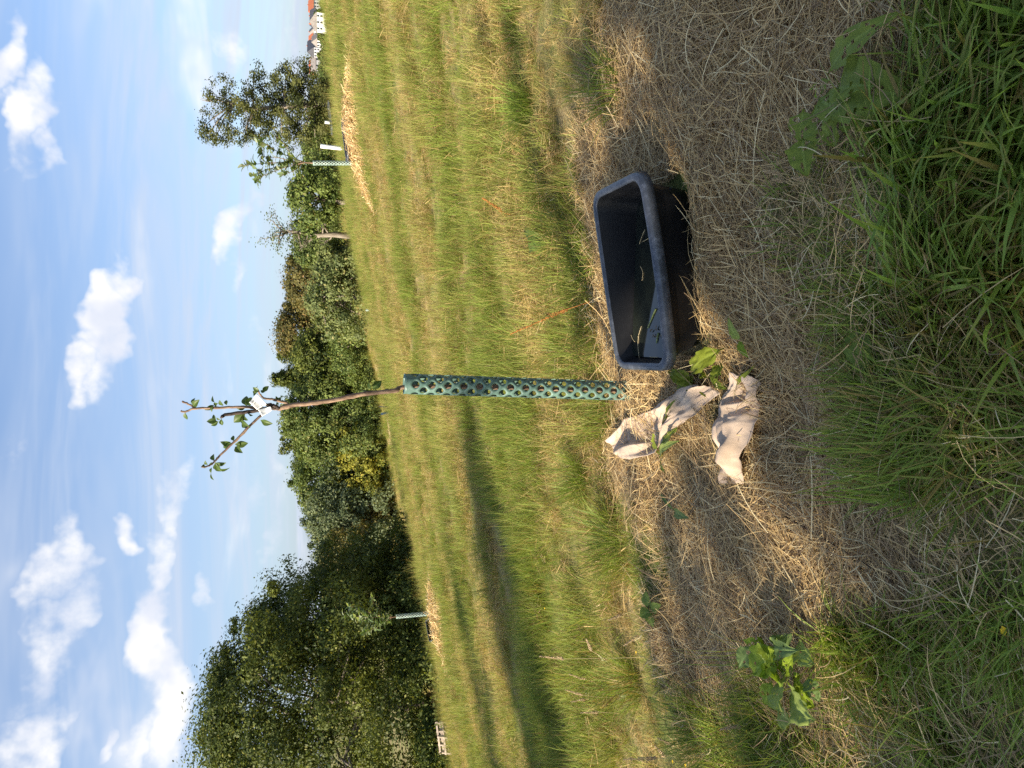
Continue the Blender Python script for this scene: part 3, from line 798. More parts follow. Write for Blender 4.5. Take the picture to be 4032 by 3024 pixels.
tree('conifer', 'narrow dark conifer top next to the olive brown tree', 'tree', 1405, 110, 1098, 78, 'cone', DARK, 50, 60, .5, .12, .1, .15, 4, 154, WOOD)
# orchard trees at the edge of the field
tree('fruit_tree', 'old spreading fruit tree with bare grey twigs among light leaves', 'tree', 1160, 330, 1215, 44, 'dome', PALE, 84, 60, .50, .085, .10, .16, 26, 131, 'old orchard trees')
tree('fruit_tree', 'old fruit tree with a low wide crown beside the pale short guard', 'tree', 1030, 260, 1260, 43, 'dome', PALE, 64, 60, .45, .085, .12, .15, 20, 132, 'old orchard trees')
tree('fruit_tree', 'fruit tree with a grey trunk and dense light crown', 'tree', 785, 250, 1150, 40, 'round', LIGHT, 78, 65, .46, .08, .24, .17, 14, 133, 'old orchard trees')
tree('hedge_bush', 'dense green bush behind the white guards and the leafy right sapling', 'shrub', 610, 330, 1205, 55, 'dome', LIGHT, 84, 85, .62, .10, .0, .1, 6, 134)
tree('hedge_bush', 'low green bush under the tall pear tree', 'shrub', 480, 260, 1230, 58, 'dome', MID, 90, 70, .6, .10, .0, .1, 5, 135)
tree('hedge_bush', 'small dark bush where the field meets the village view', 'shrub', 300, 150, 1262, 75, 'dome', MID, 50, 60, .5, .11, .0, .1, 4, 136)
tree('hedge_bush', 'green bush filling the gap beside the grey trunked fruit tree', 'shrub', 705, 170, 1225, 50, 'dome', LIGHT, 46, 65, .5, .09, .0, .1, 5, 137)

# gnarled half-dead fruit tree: trunk, bare crooked limbs, few leaves
def gnarled():
    R = np.random.default_rng(55); dist = 41
    d = ray_dir(1300, 925); x, y = d[0] * dist / d[1], dist; z0 = float(ground(x, y)) - .05
    h = pix_y(1085, 925, y)[2] - z0
    root = empty('fruit_tree', (x, y, z0), 'gnarled half dead fruit tree with bare crooked grey limbs and pale trunk', 'tree', 'old orchard trees')
    mb = MB(); mb.tube([(0, 0, 0), (.03, 0, h * .3), (-.05, .02, h * .5), (.1, 0, h * .78), (.05, 0, h * .95)], [.19, .15, .12, .08, .03], 9)
    mb.build('trunk', M_BARK, root)
    ends = []
    for k in range(22):
        a = R.uniform(0, 6.28); s = R.uniform(.3, .95); p = np.array([0, 0, h * s]); pts = [p]; L = R.uniform(.5, 1.0) * (1.25 - s * .5)
        dirv = np.array([math.cos(a), math.sin(a), R.uniform(-.1, .7)])
        for q in range(4):
            dirv = dirv + R.normal(0, .35, 3); dirv /= np.linalg.norm(dirv); pts.append(pts[-1] + dirv * L * .45)
        lb = MB(); lb.tube(pts, np.linspace(.05, .012, 5), 6)
        for q in range(6):
            st = pts[R.integers(1, 5)]; dv = R.normal(0, 1, 3); dv[2] = abs(dv[2]) * .7; dv /= np.linalg.norm(dv); en = st + dv * R.uniform(.2, .5)
            lb.tube([st, st * .5 + en * .5 + R.normal(0, .05, 3), en], [.014, .01, .006], 5); ends.append(en)
        lb.build('limb', M_BARK, root)
    E = np.array(ends); n = 1500; P = E[R.integers(len(E), size=n)] + R.normal(0, .16, (n, 3)); nr = R.normal(0, 1, (n, 3)); nr /= np.linalg.norm(nr, axis=1)[:, None]
    a, b = frame_of(nr); s = .06
    V = np.stack([P - a * s, P + b * s * .5, P + a * s, P - b * s * .5], 1).reshape(-1, 3)
    c = np.array([.085, .11, .035]) * R.uniform(.7, 1.6, n)[:, None]
    npmesh('crown', V, np.arange(n * 4).reshape(-1, 4), M_CROWN, np.repeat(c, 4, 0), parent=root)
gnarled()

# tall old pear tree
def pear():
    R = np.random.default_rng(66); dist = 46
    d = ray_dir(1300, 400); x, y = d[0] * dist / d[1], dist; z0 = float(ground(x, y)) - .05
    def loc(ix, iy):
        q = pix_y(ix, iy, y); return np.array([q[0] - x, 0, q[2] - z0])
    root = empty('pear_tree', (x, y, z0), 'tall narrow old pear tree with ragged gappy crown and bare twigs on top', 'tree')
    blobs = [(880, 375, 60), (900, 505, 62), (850, 540, 38), (960, 440, 75), (985, 530, 45), (1010, 375, 62), (1050, 460, 85), (1060, 340, 62), (1110, 400, 90), (1130, 300, 62), (1170, 340, 75), (1190, 450, 95), (1200, 270, 38),
             (1240, 360, 85), (1250, 460, 90), (1215, 305, 48), (1290, 400, 80), (1290, 330, 50), (1080, 510, 48), (1140, 510, 50), (1190, 530, 48), (1240, 540, 50), (1300, 480, 70), (845, 390, 28), (905, 440, 40), (800, 500, 22), (820, 530, 22), (960, 550, 26), (1000, 310, 26), (1110, 540, 24)]
    Vs, Cs, cen = [], [], []
    for ix, iy, r in blobs:
        c0 = loc(ix, iy); rr = r * dist / F_PX; nck = max(4, int((r / 14) ** 2 * .75))
        cc = c0 + R.normal(0, 1, (nck, 3)) * rr * np.array([.55, .6, .5]); cen.append(c0)
        n = nck * 78; cid = np.repeat(np.arange(nck), 78)
        P = cc[cid] + R.normal(0, .15, (n, 3)); nr = (P - c0) * .8 + R.normal(0, .6, (n, 3)) + np.array([0, 0, .4]); nr /= np.linalg.norm(nr, axis=1)[:, None]
        a, b = frame_of(nr); s = (R.uniform(.045, .085, n))[:, None]
        Vs.append(np.stack([P - a * s, P + b * s * .6, P + a * s, P - b * s * .6], 1).reshape(-1, 3))
        k = np.clip(R.normal(.5, .3, nck), 0, 1)[cid][:, None]; c = (np.array([.045, .060, .018]) * (1 - k) + np.array([.125, .130, .038]) * k) * R.uniform(.75, 1.3, n)[:, None]
        Cs.append(np.repeat(c, 4, 0))
    V = np.concatenate(Vs)
    npmesh('crown', V, np.arange(len(V)).reshape(-1, 4), M_CROWN, np.concatenate(Cs), parent=root)
    mb = MB(); trunk = [np.zeros(3), loc(1250, 410), loc(1120, 420), loc(1000, 430), loc(920, 410)]; mb.tube(trunk, [.24, .2, .15, .1, .05], 9); mb.build('trunk', M_BARK, root)
    for c0 in cen:
        st = trunk[int(np.argmin([abs(p[2] - c0[2] + .5) for p in trunk]))]; b = MB(); b.tube([st, st * .5 + c0 * .5 + np.array([0, 0, .1]), c0], [.06, .04, .015], 6); b.build('limb', M_BARK, root)
    tw = MB()
    for (a0, b0), (a1, b1) in [((840, 400), (787, 385)), ((830, 397), (795, 370)), ((825, 400), (788, 392)), ((850, 412), (828, 422)), ((820, 392), (797, 366))]:
        p, q = loc(a0, b0), loc(a1, b1); tw.tube([p, p * .5 + q * .5 + np.array([0, .05, 0]), q], [.03, .022, .01], 5)
    tw.build('bare_twigs', M_BARK, root)
pear()

# trees left of the photographer, outside the view, that shade the foreground and streak the field
SH = math.atan2(sdir.y, sdir.x); ca, sa = math.cos(SH), math.sin(SH)
def shade_tree(s, q, w, h, seed, nc=170, frm=.12, label=None):
    x, y = ca * s - sa * q, sa * s + ca * q
    tree('shade_tree', label, 'tree', 0, 0, 0, 0, 'round', DARK, nc, 70, .75, .12, frm, .2, 8, seed, 'trees beside the photographer', (x, y), h, w)
shade_tree(-12.5, .38, 6.0, 9.1, 201, 105, .10, 'leafy tree up the slope whose shadow covers the hay and the tub')
shade_tree(-19, 7.4, 2.6, 13.5, 203, 48, .3, 'narrow leafy tree casting the long streak of shade across the field')
shade_tree(-21, 11.4, 2.2, 14, 204, 40, .4, 'slender leafy tree casting the thin far streak of shade')

# ------------------------------------------------------------------ perforated tree guard
def perforated_mesh(name, H=1.12, R=.0455, rows=10, pitch=.0725, hole=.0168, mat=None, seg=3):
    dx = 2 * math.pi * R / rows; dzp = pitch / 2
    nb = [(dx, dzp), (dx, -dzp), (-dx, dzp), (-dx, -dzp), (2 * dx, 0), (-2 * dx, 0), (0, pitch), (0, -pitch)]
    poly = [(-.1, -.1), (.1, -.1), (.1, .1), (-.1, .1)]
    for a, b in nb:                                          # cell of the hole pattern
        L2 = (a * a + b * b) / 2; out = []
        for i in range(len(poly)):
            p, q = poly[i], poly[(i + 1) % len(poly)]; sp, sq = p[0] * a + p[1] * b - L2, q[0] * a + q[1] * b - L2
            if sp <= 0: out.append(p)
            if sp * sq < 0: t = sp / (sp - sq); out.append((p[0] + (q[0] - p[0]) * t, p[1] + (q[1] - p[1]) * t))
        poly = out
    ring = []
    for i in range(len(poly)):
        p, q = poly[i], poly[(i + 1) % len(poly)]
        for k in range(seg): t = k / seg; ring.append((p[0] + (q[0] - p[0]) * t, p[1] + (q[1] - p[1]) * t))
    V, Fc = [], []
    def put(x, z):
        z = min(max(z, 0), H); th = x / R
        V.append((R * math.cos(th), R * math.sin(th), z)); return len(V) - 1
    for r in range(rows):
        for j in range(-1, int(H / pitch) + 2):
            cx, cz = r * dx, .02 + j * pitch + (r % 2) * dzp
            if cz < -pitch or cz > H + pitch: continue
            has = hole + .004 < cz < H - .045
            o_ = [put(cx + a, cz + b) for a, b in ring]; n = len(ring)
            if has:
                i_ = [put(cx + a / math.hypot(a, b) * hole, cz + b / math.hypot(a, b) * hole) for a, b in ring]
                Fc += [(o_[k], o_[(k + 1) % n], i_[(k + 1) % n], i_[k]) for k in range(n)]
            else:
                c = put(cx, cz)
                for k in range(n):
                    t = (o_[k], o_[(k + 1) % n], c)
                    zs = [V[a][2] for a in t]
                    if max(zs) - min(zs) > 1e-6: Fc.append(t)
    me = bpy.data.meshes.new(name); me.from_pydata(V, [], Fc); me.update()
    import bmesh
    bm = bmesh.new(); bm.from_mesh(me); bmesh.ops.remove_doubles(bm, verts=bm.verts, dist=2e-4)
    bmesh.ops.dissolve_degenerate(bm, edges=bm.edges, dist=1e-5); bmesh.ops.recalc_face_normals(bm, faces=bm.faces)
    bm.to_mesh(me); bm.free()
    me.polygons.foreach_set('use_smooth', [True] * len(me.polygons))
    me.materials.append(mat)
    return me

def stand(me, name, base, top, label, cat, group=None, sxy=1.0, H=1.12, thick=.0022, spin=0.0):
    o = bpy.data.objects.new(name, me); link(o)
    b, t = Vector(tuple(map(float, base))), Vector(tuple(map(float, top)))
    q = (t - b).to_track_quat('Z', 'Y')
    o.rotation_mode = 'QUATERNION'
    from mathutils import Quaternion
    o.rotation_quaternion = q @ Quaternion((0, 0, 1), spin)
    o.location = b; o.scale = (sxy, sxy, (t - b).length / H)
    md = o.modifiers.new('wall', 'SOLIDIFY'); md.thickness = thick; md.offset = 0
    return tag(o, label, cat, group)

TREE_Y = 3.2
tb = G(-.035, TREE_Y, -.01); tt = pix_y(1590, 1511, TREE_Y + .01)
GUARD = perforated_mesh('tree_guard', mat=M_TUBE)
stand(GUARD, 'tree_guard', tb, tt, 'tall dark green plastic guard tube with round holes around the young tree beside the tub', 'tree guard', spin=.95)

# ------------------------------------------------------------------ the young tree
def Z2(a, b, y=TREE_Y, ): return pix_y(650 + a / 2.212, 1400 + b / 2.212, y)
def chain(pts, y0=TREE_Y, y1=None, seed=0):
    y1 = y0 if y1 is None else y1
    return [Z2(a, b, y0 + (y1 - y0) * k / max(1, len(pts) - 1)) for k, (a, b) in enumerate(pts)]
def smooth_path(P, n=4):
    P = np.array(P); out = []
    for i in range(len(P) - 1):
        p0, p1, p2, p3 = P[max(i - 1, 0)], P[i], P[i + 1], P[min(i + 2, len(P) - 1)]
        for k in range(n):
            t = k / n; out.append(.5 * ((2 * p1) + (-p0 + p2) * t + (2 * p0 - 5 * p1 + 4 * p2 - p3) * t * t + (-p0 + 3 * p1 - 3 * p2 + p3) * t ** 3))
    out.append(P[-1]); return out
def wood(name, pts, r0, r1, parent, mat=M_YBARK, knots=True, seed=0):
    R = np.random.default_rng(seed + 300); P = smooth_path(pts, 5); n = len(P)
    P = [p + R.normal(0, r0 * .12, 3) for p in P]
    rad = np.linspace(r0, r1, n) * (1 + (R.random(n) < .22) * R.uniform(.1, .35, n) * knots)
    mb = MB(); mb.tube(P, list(rad), 10)
    return mb.build(name, mat, parent, parent.location)
sap = empty('young_tree', tb, 'young fruit tree with bare brown trunk and few leaves rising from the green guard tube', 'tree')
low = [tb + (tt - tb) * k for k in (0.01, .5, .97)]; low[2] = low[2] + np.array([-.012, 0, 0])
trunk_pts = low + chain([(2000, 306), (1700, 340), (1420, 395), (1180, 425), (1000, 455), (930, 455)])
wood('trunk', trunk_pts, .0095, .0098, sap, seed=1)
wood('branch', chain([(960, 452), (800, 480), (600, 505), (510, 520), (492, 540)], 3.19, 3.17), .0085, .0062, sap, M_DBARK, seed=2)
wood('branch', chain([(890, 462), (760, 452), (620, 448), (440, 455), (260, 462), (180, 486), (138, 486)], 3.2, 3.23), .0064, .0038, sap, seed=3)
wood('branch', chain([(262, 460), (215, 428), (150, 400)], 3.225, 3.24), .0045, .0035, sap, seed=4)
wood('branch', chain([(860, 500), (770, 582), (620, 735), (480, 868), (432, 922), (385, 958), (322, 972)], 3.2, 3.12), .0056, .0028, sap, seed=5)
wood('branch', chain([(1075, 418), (990, 396), (930, 380), (860, 372), (825, 335), (815, 315)], 3.2, 3.16), .0058, .003, sap, seed=6)
st_ = chain([(985, 460), (930, 432), (880, 432)], 3.19, 3.18); wood('pruned_stub', st_, .009, .006, sap, M_DBARK, seed=7)

def leaf_mesh(name, P0, P1, width, nrm, parent, mat, c0, c1, nu=9, nv=4, arch=.08, fold=.25, wavy=0.0, shape='ovate', holes=0, seed=0, stalk=.08, droop=0.0, label=None, crinkle=0.0):
    R = np.random.default_rng(seed + 900)
    P0, P1 = np.asarray(P0, float), np.asarray(P1, float); ax = P1 - P0; L = np.linalg.norm(ax); ax /= L
    n = np.asarray(nrm, float); n = n - ax * (n @ ax); n /= np.linalg.norm(n) + 1e-9; sd = np.cross(n, ax)
    u = np.linspace(0, 1, nu + 1); v = np.linspace(-1, 1, 2 * nv + 1)
    ub = np.clip((u - stalk) / (1 - stalk), 0, 1)
    if shape == 'ovate': w = np.sin(math.pi * ub ** .82) ** .9
    elif shape == 'dock': w = np.clip(np.minimum(ub * 6, 1) * (1 - ub ** 2.6) ** .7 * (.72 + .28 * np.sin(math.pi * ub)), 0, 1)
    else: w = np.sin(math.pi * ub ** .6)
    w = np.maximum(w, .05) * width / 2
    U, Vv = np.meshgrid(u, v, indexing='ij'); Wd = np.repeat(w[:, None], len(v), 1)
    ph = R.uniform(0, 6.28); wav = wavy * width * (np.sin(U * 22 + ph + Vv) + .6 * np.sin(U * 37 + ph * 2)) * np.abs(Vv) ** 2
    edge = 1 + (np.abs(Vv) > .99) * (vnoise(U * 14, Vv * 3 + seed, seed) - .5) * (.25 if wavy > 0 else .05)
    H_ = arch * L * np.sin(math.pi * U) - droop * L * U ** 2 + fold * Wd * np.abs(Vv) ** 1.3 + wav + crinkle * width * (fbm(U * 9, Vv * 4, seed, 3) - .5)
    P = P0 + ax * (U * L)[..., None] + sd * (Vv * Wd * edge)[..., None] + n * H_[..., None]
    m_, k_ = len(u), len(v)
    j = (np.arange(m_ - 1)[:, None] * k_ + np.arange(k_ - 1)[None]).ravel(); Q = np.stack([j, j + 1, j + k_ + 1, j + k_], 1)
    if holes:
        cu, cv = R.uniform(.2, .95, holes), R.uniform(-.9, .9, holes); keep = np.ones(len(Q), bool)
        qu = (U.ravel()[Q].mean(1)); qv = (Vv.ravel()[Q].mean(1))
        for a, b in zip(cu, cv):
            dd = np.hypot((qu - a) * L, (qv - b) * width / 2); keep &= ~(dd < R.uniform(.004, .008))
        Q = Q[keep]
    f = (np.abs(Vv) < .01).ravel()[:, None]; rnd = fbm(U * 5, Vv * 3 + seed, seed, 3).ravel()[:, None]
    c0, c1 = np.array(c0), np.array(c1); cc = c0 + (c1 - c0) * rnd; cc = np.where(f, cc * 1.25 + np.array([.03, .04, .02]), cc)
    o = npmesh(name, P.reshape(-1, 3), Q, mat, cc, parent=parent, origin=tuple(parent.location), smooth=True)
    if label: o['label'] = label
    return o

LV = [(175, 495, 190, 550), (240, 432, 256, 376), (245, 440, 290, 392), (430, 408, 414, 354), (425, 430, 358, 470), (415, 440, 404, 484), (460, 415, 436, 442), (505, 437, 476, 400), (537, 432, 530, 392),
      (705, 450, 630, 458), (712, 440, 704, 362), (722, 440, 746, 372), (730, 435, 752, 412), (455, 575, 374, 572), (465, 572, 410, 604), (490, 552, 496, 602), (445, 562, 420, 520), (480, 560, 450, 545),
      (700, 492, 610, 572), (692, 512, 652, 562), (690, 530, 716, 560), (720, 492, 740, 512), (662, 560, 728, 622), (668, 572, 694, 618), (730, 500, 760, 520), (650, 520, 640, 548),
      (845, 315, 895, 272), (822, 312, 772, 282), (802, 312, 800, 270), (830, 308, 866, 314), (802, 322, 770, 332), (815, 318, 790, 300), (990, 392, 968, 362), (986, 395, 1004, 368), (982, 412, 968, 428),
      (832, 562, 920, 592), (602, 745, 590, 702), (586, 766, 495, 756), (562, 770, 512, 800), (608, 772, 708, 764), (622, 790, 642, 808), (610, 795, 664, 840), (432, 920, 428, 864), (425, 932, 388, 948),
      (440, 935, 516, 940), (468, 985, 555, 987), (440, 950, 482, 1002), (407, 975, 400, 1018), (400, 1020, 420, 1078), (372, 952, 352, 922), (348, 966, 316, 971), (440, 928, 470, 990),
      (1792, 302, 1712, 326), (1792, 290, 1774, 240), (1806, 290, 1876, 228), (1962, 294, 1915, 300)]
Rl = np.random.default_rng(5)
for k, (a, b, c, d_) in enumerate(LV):
    yb = TREE_Y + .01 + Rl.uniform(-.03, .03); P0 = Z2(a, b, yb); P1 = Z2(c, d_, yb + Rl.uniform(-.03, .03)); P1 = P0 + (P1 - P0) * 1.15; L = np.linalg.norm(P1 - P0)
    leaf_mesh('leaf', P0, P1, L * Rl.uniform(.5, .66), (Rl.normal(-.3, .4), -1.2 + Rl.normal(0, .3), .4 + Rl.normal(0, .35)), sap, M_APPLE, (.035, .065, .012), (.105, .155, .035), 7, 3, Rl.uniform(.02, .14), Rl.uniform(.2, .6), shape='ovate', seed=k, droop=Rl.uniform(0, .15))

# white name tag folded round the fork
tagp = lambda a, b, y: pix_y(950 + a / 5.29, 1520 + b / 5.29, y)
tg = empty('plant_tag', tagp(400, 450, 3.17), 'white paper name tag with small grey print folded round the fork of the young tree', 'tag')
def sheet(name, quad, mat, n=10, bend=.004, thick=.0006, parent=None, seed=0):
    A, B, C_, D_ = [np.asarray(q, float) for q in quad]; u = np.linspace(0, 1, n)
    U, Vv = np.meshgrid(u, u, indexing='ij'); P = (A * ((1 - U) * (1 - Vv))[..., None] + B * (U * (1 - Vv))[..., None] + C_ * (U * Vv)[..., None] + D_ * ((1 - U) * Vv)[..., None])
    nr = np.cross(B - A, D_ - A); nr /= np.linalg.norm(nr)
    P = P + nr * (bend * (np.sin(U * 3.1) + .5 * (fbm(U * 3, Vv * 3, seed, 2) - .5)))[..., None]
    j = (np.arange(n - 1)[:, None] * n + np.arange(n - 1)[None]).ravel()
    o = npmesh(name, P.reshape(-1, 3), np.stack([j, j + 1, j + n + 1, j + n], 1), mat, parent=parent, origin=tuple(parent.location), smooth=True)
    md = o.modifiers.new('thick', 'SOLIDIFY'); md.thickness = thick; md.offset = 0
    return P, nr
q1 = [tagp(165, 340, 3.165), tagp(325, 165, 3.165), tagp(530, 385, 3.172), tagp(330, 495, 3.172)]
PT, nr = sheet('printed_sheet', q1, M_LABEL, parent=tg, bend=.006, seed=3)
sheet('folded_flap', [tagp(345, 488, 3.165), tagp(605, 422, 3.165), tagp(645, 498, 3.16), tagp(432, 632, 3.16)], M_LABEL, parent=tg, bend=.008, seed=4)
if nr[1] > 0: nr = -nr
mbp = MB()
def onsheet(u, v):
    i, j = u * 9, v * 9; i0, j0 = min(int(i), 8), min(int(j), 8); fi, fj = i - i0, j - j0
    return PT[i0, j0] * (1 - fi) * (1 - fj) + PT[i0 + 1, j0] * fi * (1 - fj) + PT[i0, j0 + 1] * (1 - fi) * fj + PT[i0 + 1, j0 + 1] * fi * fj + nr * .0016
def mark(u0, v0, u1, v1, w):
    a, b = onsheet(u0, v0), onsheet(u1, v1); s = np.cross(b - a, nr); s = s / np.linalg.norm(s) * w
    mbp.add([a - s, a + s, b + s, b - s], [(0, 1, 2, 3)])
for k, (v, ua, ub_) in enumerate([(.42, .12, .42), (.42, .58, .92), (.55, .1, .8), (.68, .1, .66), (.80, .12, .85), (.90, .15, .55)]): mark(ua, v, ub_, v, .0006 if k else .0009)
for k in range(5): mark(.12 + .035 * k, .14, .13 + .035 * k + .01 * (k % 2), .26 - .03 * (k % 3), .0011)
mbp.build('print', M_PRINT, tg, tg.location, smooth=False)

# ------------------------------------------------------------------ mortar tub
def rrect(w, d, r, z, n=6):
    out = []
    for cx, cy, a0 in ((w / 2 - r, d / 2 - r, 0), (-w / 2 + r, d / 2 - r, 90), (-w / 2 + r, -d / 2 + r, 180), (w / 2 - r, -d / 2 + r, 270)):
        for k in range(n + 1):
            a = math.radians(a0 + 90 * k / n); out.append((cx + r * math.cos(a), cy + r * math.sin(a), z))
    # extra points along the straight sides keep the walls bendable
    full = []
    for i, p in enumerate(out):
        q = out[(i + 1) % len(out)]; full.append(p)
        if i % (n + 1) == n:
            for t in (.2, .4, .6, .8): full.append(tuple(p[k] + (q[k] - p[k]) * t for k in range(3)))
    return full
def loft(rings, close0=False, close1=False, warp=None):
    V, Fc = [], []; n = len(rings[0])
    for r in rings: V += r
    for i in range(len(rings) - 1):
        for k in range(n): Fc.append((i * n + k, i * n + (k + 1) % n, (i + 1) * n + (k + 1) % n, (i + 1) * n + k))
    if close0: Fc.append(tuple(range(n))[::-1])
    if close1: Fc.append(tuple((len(rings) - 1) * n + k for k in range(n)))
    if warp: V = [warp(v) for v in V]
    return V, Fc
def tub_warp(v):           # soft plastic: long sides bow a little, rim sags
    x, y, z = v; b = math.cos(x / TUB_W * math.pi)
    return (x, y + (.012 * b if y > 0 else .010 * b) * (1 if y > 0 else -1) * .8, z - .006 * b * (1 if y < 0 else .3))
def make_tub(name, label, loc, R, W_=TUB_W, D_=TUB_D, H_=TUB_H, cat='tub', group=None, simple=False):
    root = empty(name, loc, label, cat, group); root.rotation_euler = R.to_euler()
    tap = .055; rr = .055
    wi, di = W_ - .052, D_ - .052
    S = lambda t: (wi - 2 * tap * t, di - 2 * tap * t)
    out = [rrect(*S(t), rr, -H_ * t - .002 - (.0), 6) for t in (0.02, .08, .3, .6, .9)] + [rrect(S(1)[0] - .03, S(1)[1] - .03, rr, -H_, 6)]
    th = .006
    inn = [rrect(S(t)[0] - 2 * th, S(t)[1] - 2 * th, rr - th, -(H_ - th) * t - .002, 6) for t in (0.0, .08, .3, .6, .9)] + [rrect(S(1)[0] - .05, S(1)[1] - .05, rr - .01, -H_ + th, 6)]
    mb = MB(); mb.add(*loft(out, False, True, tub_warp)); mb.add(*loft(inn, False, True, tub_warp)); o1 = mb.build('body', M_TUB, root)
    lip = [rrect(wi - 2 * th, di - 2 * th, rr - th, -.004), rrect(wi - 2 * th + .004, di - 2 * th + .004, rr, .003), rrect(wi + .010, di + .010, rr + .006, .007), rrect(W_ - .012, D_ - .012, rr + .016, .004), rrect(W_, D_, rr + .020, -.006),
           rrect(W_ + .003, D_ + .003, rr + .02, -.034), rrect(W_ - .006, D_ - .006, rr + .016, -.034), rrect(W_ - .010, D_ - .010, rr + .015, -.008), rrect(wi + .006, di + .006, rr + .004, -.006)]
    mb = MB(); mb.add(*loft(lip, False, False, tub_warp)); o2 = mb.build('rim', M_RIM, root)
    return root
make_tub('mortar_tub', 'large black plastic mortar tub with rim coloured slate grey for sky sheen, sitting in the hay', tuple(TUB_C), TUB_R)

# rain water standing level in the tilted tub
def water():
    zl = .207
    t = (-zl + TUB_C[2]) / TUB_H
    poly = [np.array([x, y, zl]) for x, y in ((-.3, 2.0), (1.3, 2.0), (1.3, 3.2), (-.3, 3.2))]
    Rm = np.array(TUB_R); planes = []
    wi, di, tap = TUB_W - .052 - .02, TUB_D - .052 - .02, .055
    for nx_, ny_, half in ((1, 0, wi / 2), (-1, 0, wi / 2), (0, 1, di / 2), (0, -1, di / 2)):     # walls lean in downwards: n.(x,y) <= half + tap*z/H
        planes.append((np.array([nx_, ny_, -tap / TUB_H]), half))
    planes.append((np.array([0, 0, -1.]), TUB_H - .008))
    for n, d in planes:
        out = []; f = lambda p: n @ (Rm.T @ (p - TUB_C)) - d
        for i in range(len(poly)):
            p, q = poly[i], poly[(i + 1) % len(poly)]; a, b = f(p), f(q)
            if a <= 0: out.append(p)
            if a * b < 0: s = a / (a - b); out.append(p + (q - p) * s)
        poly = out
    c = np.mean(poly, 0); mb = MB(); mb.add([p + np.array([0, 0, 0]) for p in poly] + [p - np.array([0, 0, .004]) for p in poly], [tuple(range(len(poly))), tuple(range(2 * len(poly) - 1, len(poly) - 1, -1))])
    o = mb.build('rain_water', M_WATER, None, tuple(c), smooth=False, own=True)
    return tag(o, 'dark rain water standing in the black tub', 'water'), zl
WATER, WZ = water()

# bits of straw and leaf floating in the tub and caught on its rim
Rb = np.random.default_rng(12)
def on_plane(ix, iy, z):
    d = ray_dir(ix, iy); t = (z - CAM_H) / d[2]; return np.array([d[0] * t, d[1] * t, z])
def stalk(name, pts, r, mat, label, cat, group=None, n=6, taper=.6):
    P = smooth_path(pts, 3); mb = MB(); mb.tube(P, list(np.linspace(r, r * taper, len(P))), n); c = P[0]
    return tag(mb.build(name, mat, None, tuple(c), own=True), label, cat, group)
tz = lambda a, b: (2200 + a / 1.843, 600 + b / 1.843)
for pts in [[(625, 560), (600, 620), (585, 665)], [(650, 625), (605, 650)], [(592, 825), (610, 870), (605, 930)], [(520, 1310), (535, 1350), (552, 1375)], [(580, 1320), (575, 1400), (585, 1500)], [(600, 1260), (575, 1340)], [(660, 1485), (720, 1487)]]:
    stalk('floating_straw', [on_plane(*tz(a, b), WZ + .0025) for a, b in pts], .0016, M_DSTEM, 'thin dry straw floating on the dark water in the tub', 'straw', 'straws floating in the tub')
for pts in [[(705, 1135), (680, 1190), (645, 1275)], [(722, 1310), (708, 1385)]]:
    stalk('grass_clipping', [on_plane(*tz(a, b), WZ + .003) for a, b in pts], .0034, M_STEM, 'pale green grass blade floating where the tub water mirrors the sky', 'grass blade', 'green blades floating in the tub')
fl = empty('leaf_debris', on_plane(*tz(700, 1300), WZ), 'small clump of rotting brown leaf bits floating on the tub water', 'debris')
for k in range(9):
    p = on_plane(*tz(Rb.uniform(675, 755), Rb.uniform(1260, 1340)), WZ + .003); q = p + np.array([Rb.normal(0, .014), Rb.normal(0, .014), .002])
    leaf_mesh('leaf_bit', p, q, .008, (0, 0, 1), fl, M_LEAF, (.05, .035, .015), (.14, .09, .05), 3, 1, .1, .2, seed=k + 70)

